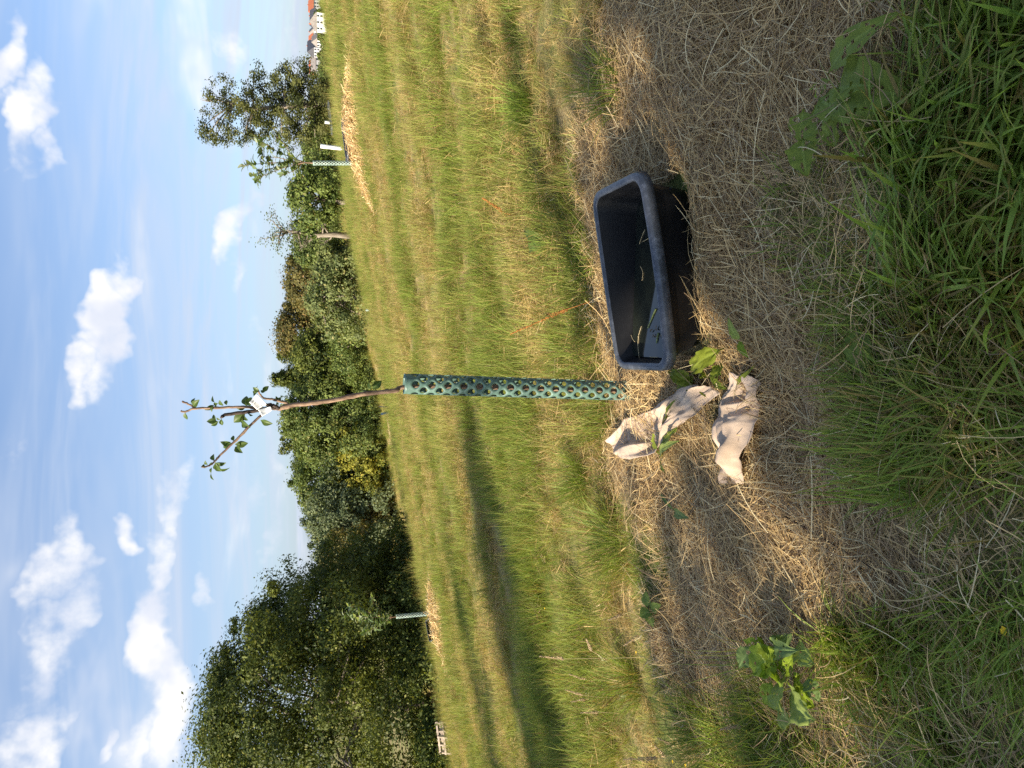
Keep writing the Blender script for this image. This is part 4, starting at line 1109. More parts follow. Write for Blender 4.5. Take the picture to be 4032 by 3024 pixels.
# ------------------------------------------------------------------ crumpled paper
z4 = lambda a, b, off: pix(2300 + a / 2.074, 1200 + b / 2.074, off)
def paper(name, A, B, label, seed, lift, ridge_v):
    nu, nv = 90, 36
    A = np.array([z4(a, b, lift) for a, b in A]); B = np.array([z4(a, b, lift) for a, b in B])
    s = np.linspace(0, len(A) - 1, nu + 1); IA = np.stack([np.interp(s, range(len(A)), A[:, k]) for k in range(3)], 1); IB = np.stack([np.interp(s, range(len(B)), B[:, k]) for k in range(3)], 1)
    v = np.linspace(0, 1, nv + 1); U, Vv = np.meshgrid(np.linspace(0, 1, nu + 1), v, indexing='ij')
    P = IA[:, None] * (1 - Vv)[..., None] + IB[:, None] * Vv[..., None]
    R = np.random.default_rng(seed); h = np.zeros_like(U)
    wx = U * .46 + (fbm(U * 4, Vv * 2, seed, 2) - .5) * .10; wy = Vv * .17 + (fbm(U * 5, Vv * 2, seed + 20, 2) - .5) * .06
    for k in range(9):                                      # facets between sharp creases
        a = R.uniform(0, math.pi); wl = R.uniform(.05, .19); f = (wx * math.cos(a) + wy * math.sin(a)) / wl + R.random()
        tri = np.abs((f % 2) - 1)
        h += (tri ** R.uniform(.8, 1.7) - .5) * wl * R.uniform(.20, .42) * sstep(.25, .6, vnoise(U * 5 + k * 3, Vv * 2.5, seed + k))
    for rv, ra, rw in ridge_v:                              # long folds
        h += ra * np.maximum(1 - np.abs(Vv - rv - .06 * np.sin(U * 5 + seed)) / rw, 0) * (.6 + .4 * np.sin(U * 7 + seed) ** 2)
    h += (np.abs(fbm(U * 12, Vv * 5, seed, 2) - .5)) * .012
    edge = np.minimum(np.minimum(Vv, 1 - Vv) * 6, np.minimum(U, 1 - U) * 10).clip(0, 1)
    P[..., 2] += h * (.5 + .5 * edge) + .012
    P[..., 2] = np.maximum(P[..., 2], ground(P[..., 0], P[..., 1]) + lift * .6)
    jx = (fbm(U * 9, Vv * 5, seed + 3, 2) - .5) * .016; P[..., 0] += jx; P[..., 1] += (fbm(U * 9, Vv * 5, seed + 7, 2) - .5) * .016
    k_ = nv + 1; j = (np.arange(nu)[:, None] * k_ + np.arange(nv)[None]).ravel()
    o = npmesh(name, P.reshape(-1, 3), np.stack([j, j + 1, j + k_ + 1, j + k_], 1), M_PAPER, origin=tuple(P.reshape(-1, 3).mean(0)))
    md = o.modifiers.new('thick', 'SOLIDIFY'); md.thickness = .0012; md.offset = 0
    return tag(o, label, 'paper')
paper('paper_bag', [(200, 1110), (320, 935), (540, 855), (720, 745), (840, 690), (970, 640)], [(290, 1235), (400, 1270), (610, 1215), (750, 1030), (880, 915), (1115, 715)], 'crumpled brown paper sack lying across the hay with a long fold, nearer the guard tube', 3, .072, [(.45, .008, .12), (.72, .035, .22), (.2, .025, .2)])
paper('paper_bag', [(1105, 1460), (1108, 1250), (1098, 1000), (1108, 850), (1195, 700), (1238, 560)], [(1320, 1460), (1335, 1250), (1392, 1000), (1402, 850), (1395, 700), (1385, 580)], 'flattened narrow strip of brown paper sack in front of the crumpled one', 9, .062, [(.30, -.006, .08), (.18, .02, .14), (.82, .02, .12)])

# ------------------------------------------------------------------ broad leaved weeds
def lay(ix, iy, off): return pix(ix, iy, off)
def plant(name, label, leaves, seed, c0, c1, group=None, shape='dock', holes=6, cat='plant', wav=.045, off=(.06, .10), fold=.18, crink=.10, b0h=(.045, .065)):
    R = np.random.default_rng(seed); b0 = lay(leaves[0][0], leaves[0][1], .0)
    root = empty(name, tuple(b0), label, cat, group)
    for k, lf in enumerate(leaves):
        a, b, c, d_, w = lf[:5]
        P0 = lay(a, b, R.uniform(*b0h)); P1 = lay(c, d_, R.uniform(*off)); dep = np.linalg.norm((P0 + P1) / 2 - np.array([0, 0, CAM_H]))
        wd = w * dep / F_PX * 1.12; nrm = np.array([R.normal(0, .25), -.45 + R.normal(0, .2), 1.0])
        ca_, cb_ = (np.array(c0) * (1.2, 1.05, .6), np.array(c1) * (1.2, 1.05, .6)) if len(lf) < 6 else lf[5]
        leaf_mesh('leaf', P0, P1, wd, nrm, root, M_LEAF, ca_, cb_, 26, 7, R.uniform(.04, .12), fold, wav, shape, holes=int(holes * R.uniform(.5, 1.5)), seed=seed * 31 + k, droop=R.uniform(0, .06), stalk=.06, crinkle=crink)
    return root
GD = ((.125, .19, .055), (.20, .275, .085)); GB = ((.17, .25, .02), (.27, .35, .035)); GS = ((.21, .27, .06), (.31, .37, .09))
plant('dock_plant', 'dock plant with large dull green leaves riddled with holes at the edge of the hay', [
    (3262, 290, 3520, 50, 95), (3295, 345, 3572, 372, 190), (3300, 372, 3445, 335, 105), (3222, 388, 3352, 474, 92), (3212, 412, 3290, 576, 130), (3165, 430, 3150, 560, 84), (3160, 540, 3175, 690, 100), (3230, 350, 3260, 318, 45), (3340, 440, 3450, 470, 70), (3300, 470, 3420, 520, 60), (3205, 330, 3215, 385, 30, GB)], 41, *GD, holes=14, b0h=(.065, .085), off=(.075, .12))
plant('dock_plant', 'single broad dock leaf drooping over straw at the lower dry corner of the hay', [(3700, -40, 3722, 112, 92)], 42, *GD, holes=5)
plant('dock_leaf', 'pale perforated dock leaf half hidden among broad grass blades', [(3785, 385, 3895, 268, 62)], 43, (.07, .10, .05), (.12, .15, .08), holes=14, cat='leaf')
plant('plantain_plant', 'small bright plantain leaves between the grass blades and the holed dock plant', [(3590, 505, 3520, 480, 36), (3592, 512, 3648, 614, 46), (3590, 500, 3570, 470, 26)], 44, (.07, .13, .025), (.13, .20, .045), shape='ovate', holes=0, wav=.01)
z6 = lambda *t: (2850 + t[0] / 3.016, 2350 + t[1] / 3.016, 2850 + t[2] / 3.016, 2350 + t[3] / 3.016, t[4] / 3.016 * 1.25)
plant('dock_plant', 'lush bright green dock plant with upright overlapping leaves between hay and grass', [z6(*t) + ((GB,) if k in (0, 2, 3, 4, 8, 10, 12) else (GD,) if k in (1, 5, 6, 13) else (GS,)) for k, t in enumerate([
    (500, 570, 232, 520, 120), (360, 580, 175, 850, 160), (640, 600, 330, 930, 260), (650, 780, 420, 950, 150), (570, 1000, 490, 1285, 130), (630, 600, 835, 640, 170), (610, 560, 800, 440, 150), (850, 620, 1065, 800, 190), (690, 930, 830, 690, 120),
    (730, 960, 660, 1360, 270), (830, 950, 1060, 1310, 250), (800, 1150, 1040, 1470, 280), (640, 860, 700, 1045, 100), (1000, 950, 1130, 1250, 150), (640, 1350, 800, 1480, 200), (560, 620, 480, 740, 130), (600, 700, 560, 880, 150)])], 45, *GB, holes=5, off=(.13, .24), crink=.14, b0h=(.10, .14))
z4p = lambda *t: (2300 + t[0] / 2.074, 1200 + t[1] / 2.074, 2300 + t[2] / 2.074, 1200 + t[3] / 2.074, t[4] / 2.074)
plant('dock_plant', 'wilting dark green dock leaves at the corner of the tub beside the paper', [z4p(1150, 350, 860, 560, 150), z4p(900, 640, 690, 540, 120), z4p(840, 700, 760, 560, 90), z4p(880, 560, 860, 745, 90), z4p(1120, 470, 1050, 650, 110), z4p(1050, 600, 1150, 690, 70), z4p(960, 660, 990, 750, 60), z4p(760, 640, 830, 700, 60), z4p(1010, 570, 940, 600, 80), z4p(1180, 700, 1390, 500, 40)], 46, (.12, .17, .03), (.19, .255, .05), holes=2, off=(.07, .12), crink=.16)
plant('dock_leaf', 'pale upright dock leaf standing in the hay between tub and paper strip', [z4p(1270, 300, 1175, 105, 62) + (GS,), z4p(1265, 290, 1335, 430, 66) + (GB,)], 47, *GS, holes=0, off=(.06, .12), cat='leaf')
plant('dock_cutting', 'cut leafy dock sprig lying on the crumpled paper sack', [z4p(640, 1240, 560, 1055, 80), z4p(640, 1230, 745, 1005, 100), z4p(630, 1240, 775, 1110, 76) + (GS,), z4p(640, 1240, 660, 1375, 44), z4p(650, 1200, 690, 1080, 60), z4p(690, 960, 745, 770, 40), z4p(640, 980, 690, 900, 40)], 48, (.12, .17, .03), (.19, .255, .05), holes=2, off=(.10, .13))
plant('dock_leaf', 'lone broad dock leaf with pale midrib lying in straw in front of the tub', [(3378, 1282, 3384, 1492, 86)], 49, (.09, .16, .05), (.14, .215, .085), holes=4, cat='leaf', off=(.06, .08))
plant('dock_leaf', 'small torn dock leaf on the sunlit hay far from the paper', [(2655, 2013, 2712, 2040, 34), (2600, 1940, 2655, 2010, 14)], 50, (.08, .15, .07), (.14, .22, .11), holes=0, cat='leaf')
plant('dock_leaf', 'small leaf sprig on the flattened paper strip', [z4p(1190, 1180, 1260, 1225, 50), z4p(1195, 1190, 1230, 1110, 36) + (GS,), z4p(1180, 1185, 1100, 1210, 20)], 51, (.06, .11, .04), (.11, .17, .065), holes=0, cat='leaf')
plant('dock_plant', 'small dock rosette in the sunlit grass behind the tub', [(2150, 950, 2060, 900, 40), (2150, 950, 2120, 1030, 42), (2150, 955, 2080, 985, 36)], 52, (.07, .13, .04), (.12, .19, .06), holes=0)
plant('plantain_plant', 'flat rosette of plantain leaves beside the sunlit edge of the hay', [(2560, 2400, 2540, 2330, 40), (2560, 2400, 2520, 2430, 40), (2560, 2400, 2600, 2380, 36), (2560, 2405, 2570, 2470, 36)], 53, (.08, .14, .05), (.14, .21, .08), shape='ovate', holes=0, wav=.01)

# ------------------------------------------------------------------ seed heads
def seed_stalk(name, label, base, path, head, group, cat='grass stalk', mat=M_SEED, stem=M_DSTEM, r=.0014, hr=.006, seed=0, n=46):
    """base (ix,iy) on the ground; path further picture points of the stem at the same distance; head = last stretch"""
    R = np.random.default_rng(seed); b = pix(*base); y = b[1]
    root = empty(name, tuple(b), label, cat, group)
    pts = [b] + [pix_y(ix, iy, y + R.uniform(-.02, .02)) for ix, iy in path]; hp = [pix_y(ix, iy, y) for ix, iy in head]
    P = smooth_path(pts + [hp[0]], 4); mb = MB(); mb.tube(P, list(np.linspace(r, r * .6, len(P))), 5); mb.build('stem', stem, root, tuple(b))
    Hh = np.array(smooth_path(hp, 6)); mb = MB(); mb.tube(Hh, [r * .6] * len(Hh), 5)
    L = np.linalg.norm(Hh[-1] - Hh[0])
    for k in range(n):
        t = R.random(); i = t * (len(Hh) - 1); i0 = min(int(i), len(Hh) - 2); p = Hh[i0] + (Hh[i0 + 1] - Hh[i0]) * (i - i0); ax = Hh[i0 + 1] - Hh[i0]; ax = ax / (np.linalg.norm(ax) + 1e-9)
        sd = R.normal(0, 1, 3); sd -= ax * (sd @ ax); sd /= np.linalg.norm(sd); rr = hr * (1 - .75 * t) * R.uniform(.5, 1.2)
        q = p + sd * rr + ax * rr * 1.3; mb.tube([p + sd * rr * .3, (p + q) / 2 + sd * rr * .2, q], [.0005, .0019, .0004], 5, False)
    mb.build('seed_head', mat, root, tuple(b))
    return root
z7 = lambda a, b: (2100 + a / 2.291, 2300 + b / 2.291)
DG = 'dry seed stalks at the left edge of the hay'
SS = [((1010, 660), [(640, 668)], [(280, 675), (60, 650)]), ((830, 780), [(700, 720), (590, 640)], [(525, 605), (478, 495)]), ((925, 228), [(860, 255)], [(800, 275), (676, 322)]), ((1060, 640), [(1000, 540)], [(955, 460), (815, 555)]),
      ((610, 912), [(540, 885)], [(472, 862), (322, 812)]), ((720, 1022), [(580, 1018)], [(442, 1002), (292, 955)]), ((640, 1040), [(560, 1036)], [(472, 1036), (340, 1062)]), ((790, 1168), [(700, 1160)], [(592, 1155), (425, 1160)]),
      ((1480, 1560), [(1300, 1568)], [(1125, 1572), (815, 1582)]), ((1380, 1500), [(1330, 1490)], [(1275, 1465), (1120, 1385)]), ((1290, 1560), [(1230, 1550)], [(1185, 1560), (1098, 1458)]), ((2060, 1210), [(1960, 1245)], [(1880, 1278), (1688, 1312)])]
SL = ['tall straight seed stalk rising above the others at the left hay edge', 'seed stalk with a bent whitish tip curving over the dry patch', 'short slanting seed stalk beside the thin curved dark twig', 'plump brown seed head nodding at the sunlit hay edge',
      'slim seed stalk at the front of the row above the dark gap', 'leaning seed stalk of the pair crossing each other', 'straight seed stalk of the pair crossing each other', 'upright fuzzy seed stalk alone past the yellowing tussock',
      'tallest thick seed spike beside the yellow flowers', 'short drooping seed stalk between tussock and yellow flowers', 'thin bent seed stalk touching the short drooping one', 'brown seed stalk leaning out of the dense green tussock']
for k, (b, p, h) in enumerate(SS):
    seed_stalk('seed_stalk', SL[k], z7(*b), [z7(*q) for q in p], [z7(*q) for q in h], DG, seed=k, hr=.011 if k != 8 else .013, n=110)
for k, (b, h) in enumerate([((700, 790), [(640, 690), (590, 640)]), ((930, 1020), [(840, 1015), (780, 1005)]), ((560, 1000), [(500, 985), (470, 980)])]):
    seed_stalk('seed_stalk', 'short whitish green flowering grass head among the rough grass', z7(*b), [], [z7(*q) for q in h], 'pale flowering grass heads', mat=M_GSEED, stem=M_STEM, seed=30 + k, hr=.011, n=60)
seed_stalk('dock_stalk', 'rusty orange dock seed stalk leaning behind the tub', (2345, 1180), [(2240, 1215), (2150, 1240)], [(2240, 1215), (2010, 1315)], None, 'weed stalk', M_RSEED, M_RSEED, .003, .012, 61, 150)
seed_stalk('dock_stalk', 'small rusty dock seed stalk in the sunlit grass far behind the tub', (2040, 850), [(1990, 840)], [(1990, 840), (1900, 780)], None, 'weed stalk', M_RSEED, M_RSEED, .003, .02, 62, 90)
z8 = lambda a, b: (3000 + a / 2.074, b / 2.074)
seed_stalk('ribwort_stalk', 'upright tan plantain head on a thin stem among broad blades', z8(1285, 1085), [z8(1300, 920)], [z8(1305, 850), z8(1335, 735)], None, 'seed head', stem=M_DSTEM, seed=63, hr=.006, n=120)
seed_stalk('ribwort_stalk', 'greenish plantain head on a curved green stem near the holed leaves', z8(1130, 880), [z8(1190, 760), z8(1300, 650)], [z8(1400, 632), z8(1450, 628)], None, 'seed head', M_GSEED, M_STEM, .002, .007, 64, 120)
seed_stalk('ribwort_stalk', 'green plantain head on a stem lying level over the grass blades', z8(1045, 950), [z8(1200, 975)], [z8(1370, 995), z8(1440, 1000)], None, 'seed head', M_GSEED, M_STEM, .002, .008, 65, 120)
seed_stalk('ribwort_stalk', 'brown plantain head at the end of the longest leaning green stem', z8(1450, 965), [z8(1640, 700), z8(1850, 520)], [z8(2005, 385), z8(2060, 330)], None, 'seed head', M_SEED, M_STEM, .002, .008, 66, 140)
seed_stalk('grass_spike', 'short beige seed spike resting on the holed dock leaf', z8(700, 1330), [], [z8(610, 1215), z8(580, 1115)], None, 'seed head', seed=67, hr=.006, n=110)
seed_stalk('seed_stalk', 'pale seed spike standing in the grass at the near middle edge', (3890, 1920), [(3940, 2010)], [(3935, 2000), (3870, 1830)], None, 'grass stalk', seed=68, hr=.006, n=120)
seed_stalk('seed_stalk', 'pale seed spike lying on hay beside the dark hollow', (3260, 1610), [(3200, 1580)], [(3190, 1580), (3115, 1505)], None, 'grass stalk', seed=69, hr=.005, n=90)
for k, (a, b, c, d_) in enumerate([(3270, 715, 3005, 672), (3230, 735, 3040, 705), (3330, 745, 3120, 700)]):
    seed_stalk('seed_stalk', 'brownish seed stalk lying flat between the dock plant and the tub', (a, b), [((a + c) / 2, (b + d_) / 2)], [((a * .25 + c * .75), (b * .25 + d_ * .75)), (c, d_)], 'flattened seed stalks', seed=80 + k, hr=.008, n=90)
# bushy brown-green dock seed cluster on the paper strip
bb = z4(1080, 1150, .03); bs = empty('dock_stalk', tuple(bb), 'bushy brown green dock seed sprig between the two papers', 'weed stalk')
mb = MB(); Rk = np.random.default_rng(4); sp = [z4(1110, 1210, .03), z4(1080, 1050, .06), z4(1060, 900, .05), z4(1090, 850, .05)]; mb.tube(smooth_path(sp, 5), .0022, 6); mb.build('stem', M_STEM, bs, tuple(bb))
mb = MB(); SPp = np.array(smooth_path(sp, 8))
for k in range(420):
    p = SPp[Rk.integers(len(SPp))] + Rk.normal(0, .017, 3) * np.array([1, 1, .8]); d_ = Rk.normal(0, .004, 3); mb.tube([p - d_, p, p + d_], [.0006, .0026, .0005], 5, False)
mb.build('seed_head', M_BSEED, bs, tuple(bb))

# ------------------------------------------------------------------ small yellow flowers
def flower(ix, iy, h, k):
    R = np.random.default_rng(k); t = pix(ix, iy, h); b = np.array([t[0], t[1], float(ground(t[0], t[1]))])
    root = empty('yellow_flower', tuple(b), 'small bright yellow wild flower on a thin stem in the left grass', 'flower', 'yellow flowers')
    mb = MB(); mb.tube([b, (b + t) / 2 + R.normal(0, .006, 3), t], [.0012, .001, .0009], 5); mb.build('stem', M_STEM, root, tuple(b))
    for q in range(6):
        a = q / 6 * 6.28 + R.uniform(0, .5); d_ = np.array([math.cos(a), math.sin(a) * .8 - .2, .35]); s = np.cross(d_, [0, 0, 1]); s /= np.linalg.norm(s); L = .011
        mb = MB(); mb.add([t, t + d_ * L * .6 + s * L * .45, t + d_ * L, t + d_ * L * .6 - s * L * .45], [(0, 1, 2, 3)]); mb.build('petal', M_YELLOW, root, tuple(b), smooth=False)
for k, (a, b) in enumerate([z7(1810, 1245), z7(1925, 1330), z7(1260, 1600), z7(1375, 1635), z7(930, 620), z7(105, 220), (3000 + 1918 / 2.014, 2200 + 567 / 2.014), (3000 + 68 / 2.014, 2200 + 1580 / 2.014), (2040, 2660), (1870, 2600)]): flower(a, b, .06, 400 + k)

# ------------------------------------------------------------------ twigs and long straws
z9 = lambda a, b: (3000 + a / 2.074, 1500 + b / 2.074)
def lying(name, pp, r, mat, label, cat, group=None, off=.035): return stalk(name, [pix(*q, off) for q in pp], r, mat, label, cat, group)
lying('twig', [z9(180, 1100), z9(620, 1360), z9(900, 1530), z9(1085, 1655)], .0028, M_TWIG, 'long straight dark brown twig lying on the hay', 'twig')
lying('twig', [z9(240, 1380), z9(320, 1440), z9(335, 1500), z9(600, 1500)], .0024, M_TWIG, 'thin black bent twig beside the long brown twig', 'twig')
lying('twig', [z4p(420, 1400, 0, 0, 0)[:2], z4p(500, 1480, 0, 0, 0)[:2], z4p(575, 1565, 0, 0, 0)[:2]], .0026, M_TWIG, 'short dark twig on the hay left of the crumpled paper', 'twig')
lying('twig', [z7(1295, 790), z7(1180, 910), z7(1075, 1025)], .004, M_TWIG, 'thick dark stick poking from the left hay heap into the grass', 'twig')
lying('twig', [z7(1045, 185), z7(1025, 330), z7(1078, 455)], .0026, M_TWIG, 'thin curved dark twig arching at the hay edge', 'twig', off=.06)
LS = 'long pale straws lying on top of the hay'
for pts in [[z9(0, 660), z9(380, 680), z9(620, 765), z9(715, 1020)], [z9(70, 115), z9(180, 180)], [z9(655, 1280), z9(870, 1335), z9(1060, 1520), z9(1160, 1650)], [z9(350, 660), z9(720, 590)], [z9(580, 360), z9(715, 485)], [z9(1300, 20), z9(1500, 200), z9(1730, 380), z9(2110, 550)], [z9(1720, 390), z9(1760, 500), z9(1960, 595), z9(2030, 250)],
            [(3000 + 450 / 2.074, 700 + 205 / 2.074), (3000 + 720 / 2.074, 700 + 230 / 2.074), (3000 + 1005 / 2.074, 700 + 475 / 2.074)], [(3000 + 100 / 2.074, 700 + 1065 / 2.074), (3000 + 580 / 2.074, 700 + 940 / 2.074), (3000 + 1150 / 2.074, 700 + 760 / 2.074)], [(3000 + 580 / 2.074, 700 + 945 / 2.074), (3000 + 900 / 2.074, 700 + 1035 / 2.074)],
            [(3000, 700 + 155 / 2.074), (3000 + 340 / 2.074, 700 + 205 / 2.074)], [(3040, 80), (3140, 125)], [(2850 + 5 / 3, 2350 + 240 / 3), (2850 + 250 / 3, 2350 + 320 / 3), (2850 + 440 / 3, 2350 + 540 / 3)], [(2850 + 300 / 3, 2350 + 375 / 3), (2850 + 690 / 3, 2350 + 375 / 3)], [(2850 + 510 / 3, 2350 + 535 / 3), (2850 + 650 / 3, 2350 + 530 / 3), (2850 + 995 / 3, 2350 + 455 / 3)],
            [(3350, 2290), (3470, 2290)], [(3470, 2200), (3560, 2300), (3580, 2370)], [(3640, 2650), (3740, 2610), (3820, 2570)], [z7(1010, 520), z7(1230, 480)], [z7(1480, 150), z7(1940, 370)], [z7(1560, 750), z7(1860, 730)], [(2960, 1240), (3080, 1130)], [(2720, 1330), (2900, 1400)]]:
    lying('long_straw', pts, .0019, M_DSTEM, 'long pale straw lying on top of the hay or grass', 'straw', LS, .045)

# ------------------------------------------------------------------ grass tussocks standing out in the field
def tussock(ix, iy, label, n, L0, L1, w0, w1, rad, dry, bright=1.15, seed=0):
    b = pix(ix, iy); a = rng.uniform(0, 6.28, n); r = rad * np.sqrt(rng.random(n))
    x, y = b[0] + r * np.cos(a), b[1] + r * np.sin(a)
    V, Q, Cc = blades(np.stack([x, y, ground(x, y) - .005], 1), a + rng.normal(0, .5, n), np.abs(rng.normal(.35, .3, n)), np.abs(rng.normal(.7, .4, n)), rng.uniform(L0, L1, n), rng.uniform(w0, w1, n), greens(n, dry, bright), 6, (np.array([.34, .28, .09]), rng.random(n) ** 3 * .7))
    tag(npmesh('grass_tussock', V, Q, M_GRASS, Cc, origin=tuple(b)), label, 'grass tuft')
tussock(2080, 430, 'big bright green grass tussock in the sunlit field beyond the tub', 420, .12, .30, .003, .006, .12, .03, 1.3)
tussock(2030, 580, 'smaller green tussock next to the big bright one in the sunlit field', 200, .10, .22, .003, .005, .09, .05, 1.25)
tussock(2330, 1010, 'low green grass tuft touching the far rim of the tub', 240, .08, .18, .003, .006, .13, .08, 1.2)
tussock(2300, 1890, 'green grass tussock behind the far edge of the hay, left of the guard tube', 420, .14, .32, .003, .0055, .14, .04, 1.1)
tussock(2440, 2130, 'green arching grass tussock at the bend of the hay edge', 420, .14, .34, .003, .006, .15, .05, 1.1)
tussock(2500, 2680, 'yellowing dry tipped tussock among the beige seed stalks', 420, .14, .32, .0028, .005, .14, .42, 1.1)
tussock(2800, 2880, 'dense green tussock beside the yellow flowers', 520, .14, .30, .0026, .005, .16, .10, 1.15)
tussock(2420, 330, 'flattened blue green grass tuft at the sunlit edge of the hay', 220, .10, .24, .004, .007, .14, .05, 1.1)
tussock(2230, 1380, 'fine green tuft of grass between the tub and the guard tube', 300, .12, .26, .0028, .005, .12, .08, 1.15)

# ------------------------------------------------------------------ other young trees and guards across the field
def leaf_data():
    u = np.linspace(0, 1, 5); w = np.sin(math.pi * u ** .8) * .25; V = []
    for a, b in zip(u, w): V += [(a, -b, .10 * abs(b) + .12 * math.sin(math.pi * a)), (a, 0, .12 * math.sin(math.pi * a) - .03), (a, b, .10 * abs(b) + .12 * math.sin(math.pi * a))]
    Fc = []
    for i in range(4): Fc += [(i * 3, i * 3 + 1, i * 3 + 4, i * 3 + 3), (i * 3 + 1, i * 3 + 2, i * 3 + 5, i * 3 + 4)]
    out = []
    for c in ((.12, .18, .07), (.20, .26, .12), (.37, .41, .26)):
        me = bpy.data.meshes.new('leaf'); me.from_pydata(V, [], Fc); ca_ = me.color_attributes.new('col', 'FLOAT_COLOR', 'POINT')
        ca_.data.foreach_set('color', np.tile(np.array([*c, 1], np.float32), len(V))); me.materials.append(M_APPLE); me.polygons.foreach_set('use_smooth', [True] * len(me.polygons)); out.append(me)
    return out
LEAFM = leaf_data()
GUARD_F = perforated_mesh('tree_guard', mat=M_TUBE2, seg=2, rows=10, hole=.017)
def far_sapling(base_px, gtop_px, dist, limbs, n, label_t, label_g, seed, sc=.155):
    R = np.random.default_rng(seed); b = pix_y(*base_px, dist); b[2] = float(ground(b[0], b[1])) - .02; t = pix_y(*gtop_px, dist)
    stand(GUARD_F, 'tree_guard', b, t, label_g, 'tree guard', 'perforated guards across the field', sxy=1.15)
    root = empty('young_tree', tuple(b), label_t, 'tree')
    ends = [[pix_y(ix, iy, dist + R.uniform(-.25, .25)) for ix, iy in L] for L in limbs]
    mb = MB(); mb.tube([b, t, ends[0][0]], [.016, .014, .012], 7); mb.build('trunk', M_YBARK, root, tuple(b))
    tot = sum(np.linalg.norm(np.diff(np.array(e), axis=0), axis=1).sum() for e in ends)
    for e in ends:
        P = np.array(smooth_path(e, 5)); mb = MB(); mb.tube(P, list(np.linspace(.010, .004, len(P))), 6); mb.build('branch', M_YBARK, root, tuple(b))
        m_ = int(n * np.linalg.norm(np.diff(np.array(e), axis=0), axis=1).sum() / tot)
        for k in range(m_):
            s = R.uniform(.08, 1) * (len(P) - 1); i0 = min(int(s), len(P) - 2); p = P[i0] + (P[i0 + 1] - P[i0]) * (s - i0)
            o = bpy.data.objects.new('leaf', LEAFM[R.integers(3)]); link(o, root)
            d_ = Vector((R.normal(0, 1), R.normal(0, 1), R.normal(.35, .5))).normalized(); o.rotation_mode = 'QUATERNION'; o.rotation_quaternion = d_.to_track_quat('X', 'Z')
            o.location = Vector(tuple(p)) - Vector(tuple(b)); o.scale = [sc * R.uniform(.8, 1.45)] * 3
far_sapling((1416, 640), (1232, 642), 17.0, [[(1195, 640), (1100, 640), (1020, 645), (950, 652)], [(1200, 640), (1100, 600), (1050, 570), (1020, 560)], [(1200, 640), (1120, 660), (1040, 690), (1015, 715)], [(1190, 640), (1150, 610), (1110, 555), (1080, 535)], [(1190, 642), (1130, 650), (1060, 665), (1000, 690)], [(1180, 640), (1090, 620), (1040, 615), (1030, 565)], [(1190, 640), (1160, 670), (1110, 690)]], 290,
            'leafy young tree with upright branches above a perforated guard near the white guards', 'pale perforated guard tube around the leafy young tree near the white guards', 501)
far_sapling((1716, 2413), (1560, 2428), 18.5, [[(1545, 2430), (1480, 2420), (1420, 2400), (1378, 2385)], [(1545, 2430), (1460, 2430), (1355, 2425)], [(1540, 2432), (1480, 2470), (1430, 2495)], [(1545, 2430), (1500, 2400), (1470, 2370), (1475, 2350)], [(1540, 2430), (1470, 2450), (1425, 2440)], [(1545, 2432), (1500, 2455), (1450, 2480)]], 290,
            'leafy young tree standing pale against the largest dark tree', 'pale perforated guard tube leaning before the largest dark tree', 502)

def plain_tube(name, base_px, top_px, dist, label, wpx, mat=M_WTUBE, group='plain guards across the field'):
    b = pix_y(*base_px, dist); t = pix_y(*top_px, dist); g = float(ground(b[0], b[1])); b[2] = min(b[2], g + .02) if abs(b[2] - g) < .6 else b[2]
    r = wpx / 2 * dist / F_PX; ax = t - b; mb = MB(); n = 16
    P = [b + ax * s for s in np.linspace(0, 1, 6)]; mb.tube(P, r, n, False); P2 = [b + ax * s for s in np.linspace(1, 0, 6)]; mb.tube(P2, r * .9, n, False)
    k = len(mb.v); 
    for q in range(n): mb.f.append((5 * n + q, 5 * n + (q + 1) % n, 6 * n + (q + 1) % n, 6 * n + q))
    return tag(mb.build(name, mat, None, tuple(b), own=True), label, 'tree guard', group)
plain_tube('tree_guard', (1378, 588), (1262, 575), 27, 'white plastic guard tube nearest the leafy perforated one', 15)
plain_tube('tree_guard', (1348, 488), (1279, 481), 44, 'white guard tube in the middle of the three white ones', 11)
plain_tube('tree_guard', (1332, 438), (1292, 437), 62, 'short white guard tube farthest along the row under the tall pear tree', 7)
plain_tube('tree_guard', (1500, 1222), (1440, 1220), 40, 'short pale green guard tube at the field edge below the old fruit trees', 10, M_TUBE2)
plain_tube('tree_guard', (1410, 955), (1390, 955), 42, 'small pale stub of a guard tube beside the gnarled fruit tree', 8, M_WTUBE)
plain_tube('tree_guard', (1588, 1616), (1500, 1630), 38, 'thin green mesh guard of a small tree in front of the dark bush', 9, M_TUBE2)
plain_tube('tree_guard', (1600, 1699), (1572, 1698), 46, 'tiny white guard at the dry strip below the yellowish tree', 7, M_WTUBE)
plain_tube('tree_guard', (1626, 1848), (1590, 1848), 44, 'small green guard tube on the dry strip below the yellowish tree', 8, M_TUBE)
plain_tube('tree_guard', (1634, 2000), (1605, 1998), 46, 'small grey white guard below the silvery willow', 8, M_WTUBE)
plain_tube('tree_guard', (1712, 2383), (1680, 2383), 22, 'short turquoise green guard tube behind the hay of the left young tree', 16, M_TUBE)
lying_px = pix_y
stk = MB(); a, b = pix_y(1588, 1608, 37.6), pix_y(1492, 1600, 37.6); stk.tube([a, b], [.03, .025], 6)
tag(stk.build('stake', M_DSTEM, None, tuple(a), own=True), 'thin wooden stake beside the thin green mesh guard', 'stake')

